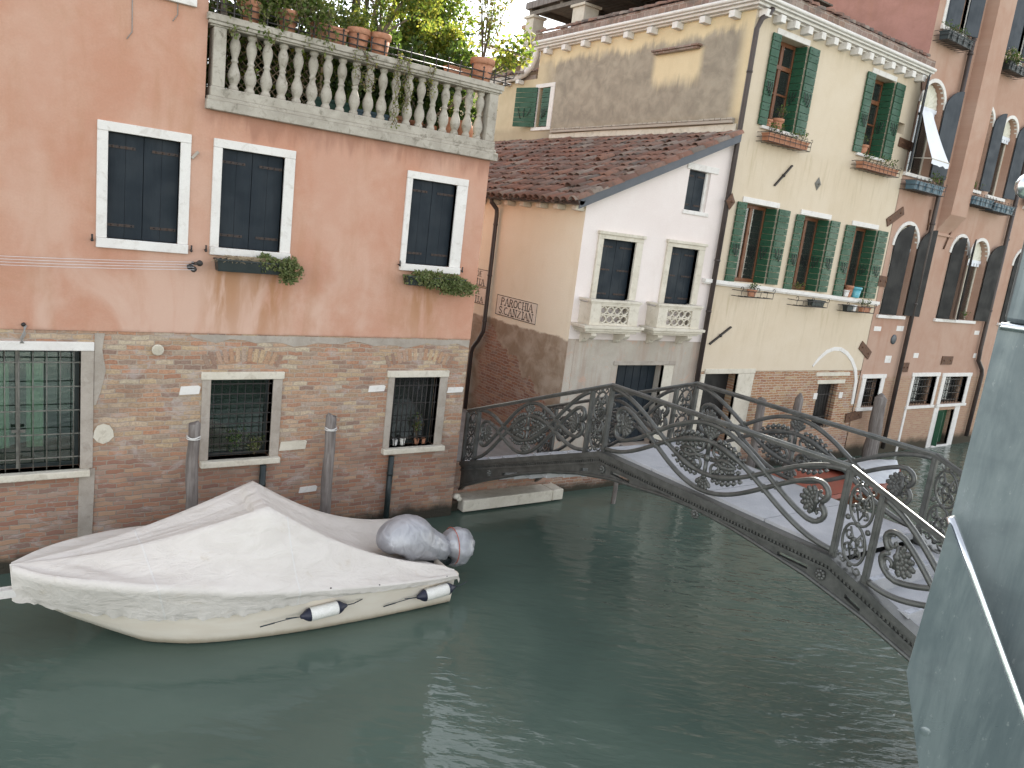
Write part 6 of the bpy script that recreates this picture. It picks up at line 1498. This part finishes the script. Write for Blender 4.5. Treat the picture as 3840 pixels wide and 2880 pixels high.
# smooth the chain
def chain(c, n):
    out = []; m_ = len(c)-1
    tx = [(i, q[0][0]) for i, q in enumerate(c)]; ty = [(i, q[0][1]) for i, q in enumerate(c)]; tz = [(i, q[0][2]) for i, q in enumerate(c)]; tr = [(i, q[1]) for i, q in enumerate(c)]
    for k in range(n+1):
        u = m_*k/n; out.append((Vector((smooth_tab(tx, u), smooth_tab(ty, u), smooth_tab(tz, u))), smooth_tab(tr, u)))
    return out
def bag(mb, ch, amp, n=44, seed=0):
    mb.tube([p for p, _ in ch], [r for _, r in ch], n); b0 = len(mb.v)-n*len(ch)
    for i, (c, r) in enumerate(ch):
        for k in range(n):
            v = Vector(mb.v[b0+i*n+k]); d = v-c; a = 2*pi*k/n; A = amp(i/(len(ch)-1))
            m_ = 1+A*(.55*sin(9*a+seed+.5*sin(i*.5))+.45*sin(15*a+1.7*seed+i*.22))+.035*mnoise.noise(v*5+Vector((seed, 0, 0)))+.02*mnoise.noise(v*13)
            if d.z > 0: m_ *= 1-.05*(d.z/max(r, .01))
            mb.v[b0+i*n+k] = tuple(c+d*m_)
ch = chain(cowl, 46); bag(ob, ch, lambda t: .008+.085*max(0, (t-.42)/.58)**1.2)
OB = ob.build('outboard_cover', M_silver, BT)
pb = MB(); ch = chain([((5.95, 9.50, .54), .10), ((6.00, 9.50, .56), .17), ((6.08, 9.50, .58), .27), ((6.18, 9.50, .555), .315), ((6.28, 9.50, .52), .29), ((6.37, 9.50, .48), .19), ((6.41, 9.50, .46), .05)], 22)
bag(pb, ch, lambda t: .05+.07*abs(t-.45), 36, 2.2); pb.build('propeller_bag', M_silver, OB)
lg = MB(); lg.bar((5.35, 9.52, .42), (5.95, 9.51, .28), .22, .22); lg.bar((5.70, 9.6, .30), (5.72, 9.6, .62), .28, .16, (1, 0, 0)); lg.bar((5.9, 9.5, .3), (6.1, 9.5, .34), .10, .12); lg.build('outboard_leg', M_plastic, BT, bevel=.03)
rc = MB(); rc.tube([(6.09+.03*cos(a), 9.50+.288*cos(a), .575+.288*sin(a)) for a in [2*pi*k/28 for k in range(28)]], .007, 5, closed=True); rc.build('tie_cord', M_redrope, OB)
# fenders hung along the near side
def fender(p, q, label):
    t = thing('boat_fender', label, 'fender', tuple((Vector(p)+Vector(q))/2), 'white fenders hung along the boat'); p = Vector(p); q = Vector(q); d = (q-p).normalized(); L = (q-p).length
    b = MB(); b.lathe([(.03, .07), (.075, .085), (.088, .12), (.088, L-.12), (.075, L-.085), (.03, L-.07)], p, 18, axis=d); b.build('body', M_white_paint, t)
    for (o_, dd) in ((p, d), (q, -d)): c = MB(); c.lathe([(.022, -.02), (.038, .015), (.062, .045), (.080, .075), (.0895, .105), (.087, .108)], o_, 16, axis=dd); c.build('end_cap', M_navyrubber, t)
    r_ = MB(); r_.tube([p-d*.02, p-d*.14+Vector((0, .02, .0)), p-d*.38+Vector((0, .03, -.01))], .006, 5); r_.tube([p-d*.02, p-d*.2+Vector((0, .03, .012))], .006, 5); r_.bar(p-d*.34+Vector((0, .02, -.005)), p-d*.52+Vector((0, .03, -.015)), .009, .015); r_.build('rope', M_slate, t); r_ = MB(); r_.tube([q+d*.02, q+d*.12, q+d*.26+Vector((0, .05, .0))], .007, 5); r_.build('rope', M_slate, t)
fender((3.40, 8.66, .35), (3.98, 8.64, .40), 'white cylindrical fender with navy ends hung amidships on the covered boat'); fender((5.10, 8.68, .29), (5.68, 8.68, .34), 'white cylindrical fender with navy ends hung at the stern of the covered boat')

# ------------------------------------------------------------------ red boat beyond the bridge
RB = thing('red_boat', 'red and varnished wooden boat with a grey tarpaulin moored beyond the bridge', 'boat', (17.6, 10, 0))
h = MB(); rows = []
for i in range(21):
    t = i/20; x = 14.2+5.7*t; g = .85*min(1, (1-t)*4.2+.0)**.6*(.8+.2*min(1, t*4)); gz = .46+.12*(t-.4)**2+.10*t; kz = -.1+.45*max(0, t-.86)/.14
    rows.append([Vector((x+.35*(t**6)*q_, 10.05+s_*g*wq, z)) for (s_, wq, z, q_) in ((-1, 1, gz, 1), (-1, 1.03, gz-.09, 1), (-1, .98, gz-.10, .9), (-1, .78, max(kz, .12), .5), (-1, .55, kz, .2), (1, .55, kz, .2), (1, .78, max(kz, .12), .5), (1, .98, gz-.10, .9), (1, 1.03, gz-.09, 1), (1, 1, gz, 1))])
h.grid(rows); h.add(rows[0], [tuple(range(10))]); h.build('hull', M_varnish, RB)
k = MB()
for a, b_ in ((0, 2), (9, 7)): k.grid([[r_[a]+Vector((0, (-.012 if a == 0 else .012), .01)), r_[a+(1 if a == 0 else -1)]+Vector((0, (-.012 if a == 0 else .012), 0))] for r_ in rows])
k.grid([[r_[0]+Vector((0, 0, .012)), r_[0].lerp(r_[9], .5)+Vector((0, 0, .05)), r_[9]+Vector((0, 0, .012))] for r_ in rows]); k.build('red_deck', M_redpaint, RB)
c = MB(); rr = []
for i in range(14):
    t = .58+.41*i/13; ii = min(19.99, t*20); a = rows[int(ii)][0].lerp(rows[int(ii)+1][0], ii % 1); b_ = rows[int(ii)][9].lerp(rows[int(ii)+1][9], ii % 1)
    rr.append([a.lerp(b_, q_)+Vector((0, 0, .05+.12*sin(pi*q_)+.02*sin(i*2+q_*7)-(.07 if q_ in (0, 1) else 0))) for q_ in [j/8 for j in range(9)]])
c.grid(rr); c.build('tarpaulin', M_greycover, RB)

# ------------------------------------------------------------------ steel post close to the camera
def ray(u, v):
    x = (u-1106)/FPX; y = (v-829.5)/FPX; xr = x*cos(ROLL)+y*sin(ROLL); yr = -x*sin(ROLL)+y*cos(ROLL); return cF+xr*Rr-yr*cU
def onvert(u, v, dist):   # point on the vertical plane that stands dist metres ahead
    d = ray(u, v); return CAM+d*(dist/d.dot(Fh))
SP = thing('steel_post', 'blue grey painted steel parapet post with bright glint strips at the near right', 'post', (.7, .3, 3.6))
lowp = onvert(2157, 703, .80)
vd = Vector((lowp.x, lowp.y, 0)).normalized(); ax = Vector((vd.y, -vd.x, 0))          # depth axis points away from the bridge walk
o = Vector((lowp.x, lowp.y, 0)); zb_ = lowp.z-.245
def onbody(u, v):
    d = ray(u, v); t = (lowp-CAM).dot(vd)/d.dot(vd); p = CAM+d*t; return ((p-lowp).dot(ax), p.z)
bp_ = [onbody(*q_) for q_ in ((2157, 705), (2053, 1122), (2040, 1330), (2060, 1950))]
b = MB(); b.plate(bp_+[(.34, bp_[3][1]), (.34, bp_[0][1])], [], lambda u, v: o+ax*u+Vector((0, 0, v)), vd*.05); b.build('post_body', M_post, SP, bevel=.005)
b = MB(); b.obox(o+ax*.154+vd*.034+Vector((0, 0, lowp.z+.20)), ax, vd, (0, 0, 1), .15, .03, .20-.003); b.build('post_top', M_post, SP, bevel=.006)
tip = onvert(2051, 1127, .74); vd2 = Vector((tip.x, tip.y, 0)).normalized(); ax2 = Vector((vd2.y, -vd2.x, 0)); base_ = Vector((tip.x, tip.y, 0))
def onplate(u, v):
    d = ray(u, v); t = (tip-CAM).dot(vd2)/d.dot(vd2); p = CAM+d*t; return ((p-tip).dot(ax2), p.z)
q0, q1, q2, q7 = onplate(2051, 1127), onplate(1958, 1452), onplate(1985, 1659), onplate(2212, 1568)
sl_ = (q7[1]-q0[1])/(q7[0]-q0[0]); xe = q7[0]+.12
loc2 = [q0, q1, q2, (q2[0]+.02, q2[1]-.12), (xe, q2[1]-.12), (xe, q7[1]+sl_*.12), q7]
b = MB(); b.plate(loc2, [], lambda u, v: base_+ax2*u+Vector((0, 0, v)), vd2*.022); b.build('gusset_plate', M_post, SP, bevel=.004)
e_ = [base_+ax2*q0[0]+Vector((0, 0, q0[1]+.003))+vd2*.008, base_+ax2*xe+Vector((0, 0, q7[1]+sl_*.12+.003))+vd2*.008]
b = MB(); b.tube([e_[0].lerp(e_[1], k/8) for k in range(9)], .0045, 8); b.build('worn_edge', M_steel, SP)  # sun glint on the gusset edge, put in as a bright strip
b = MB(); b.tube([o+ax*.002+vd*-.003+Vector((0, 0, lowp.z)), o+ax*.34+vd*-.003+Vector((0, 0, lowp.z))], .004, 8); b.build('worn_edge', M_steel, SP)  # same painted-in glint along the post joint
bp = onvert(2000, 1572, .735); b = MB(); b.lathe([(.008, 0), (.008, .003), (.005, .005)], bp-vd2*.004, 14, axis=tuple(-vd2)); b.build('bolt', M_post, SP)
b = MB(); cc = onvert(2224, 402, .78); b.ball(cc, .013, .013, .013, 14); b.build('knob', M_steel, SP)

# ------------------------------------------------------------------ sky, sun, camera
SUN_EL = radians(37); SUN_AZ = radians(38)          # azimuth from +x towards +y
sd = Vector((cos(SUN_EL)*cos(SUN_AZ), cos(SUN_EL)*sin(SUN_AZ), sin(SUN_EL)))
W = bpy.data.worlds.new('World'); sc.world = W; W.use_nodes = True; nt = W.node_tree; nt.nodes.clear()
sk = nt.nodes.new('ShaderNodeTexSky'); sk.sky_type = 'NISHITA'; sk.sun_disc = False; sk.sun_elevation = SUN_EL; sk.sun_rotation = atan2(sd.x, sd.y); sk.air_density = 1.0; sk.dust_density = .3; sk.ozone_density = 1.0
hs = nt.nodes.new('ShaderNodeHueSaturation'); hs.inputs['Saturation'].default_value = .36
bg = nt.nodes.new('ShaderNodeBackground'); bg.inputs['Strength'].default_value = .13; ow = nt.nodes.new('ShaderNodeOutputWorld')
nt.links.new(sk.outputs[0], hs.inputs['Color']); wm = nt.nodes.new('ShaderNodeMix'); wm.data_type = 'RGBA'; wm.blend_type = 'MULTIPLY'; wm.inputs[0].default_value = 1; wm.inputs[7].default_value = (1, .97, .925, 1); nt.links.new(hs.outputs[0], wm.inputs[6]); nt.links.new(wm.outputs[2], bg.inputs[0]); nt.links.new(bg.outputs[0], ow.inputs[0])
L = bpy.data.lights.new('sun', 'SUN'); L.energy = 4.0; L.angle = radians(.55); L.color = (1, .95, .86)
lo = bpy.data.objects.new('sun', L); COL.objects.link(lo); lo.rotation_mode = 'QUATERNION'; lo.rotation_quaternion = sd.to_track_quat('Z', 'Y'); lo.location = (20, 20, 30)
cam = bpy.data.cameras.new('camera'); co = bpy.data.objects.new('camera', cam); COL.objects.link(co); sc.camera = co
cam.sensor_width = 36; cam.sensor_fit = 'HORIZONTAL'; cam.lens = 36*FPX/2212; cam.clip_start = .05; cam.clip_end = 500
right = Rr*cos(ROLL)+cU*sin(ROLL); up = -Rr*sin(ROLL)+cU*cos(ROLL)
M = Matrix((right, up, -cF)).transposed().to_4x4(); M.translation = CAM; co.matrix_world = M
vs_ = sc.view_settings; vs_.view_transform = 'Standard'; vs_.look = 'None'; vs_.exposure = 1.95; vs_.gamma = 1.0
sc.cycles.max_bounces = 8; sc.cycles.transparent_max_bounces = 12; sc.cycles.diffuse_bounces = 4
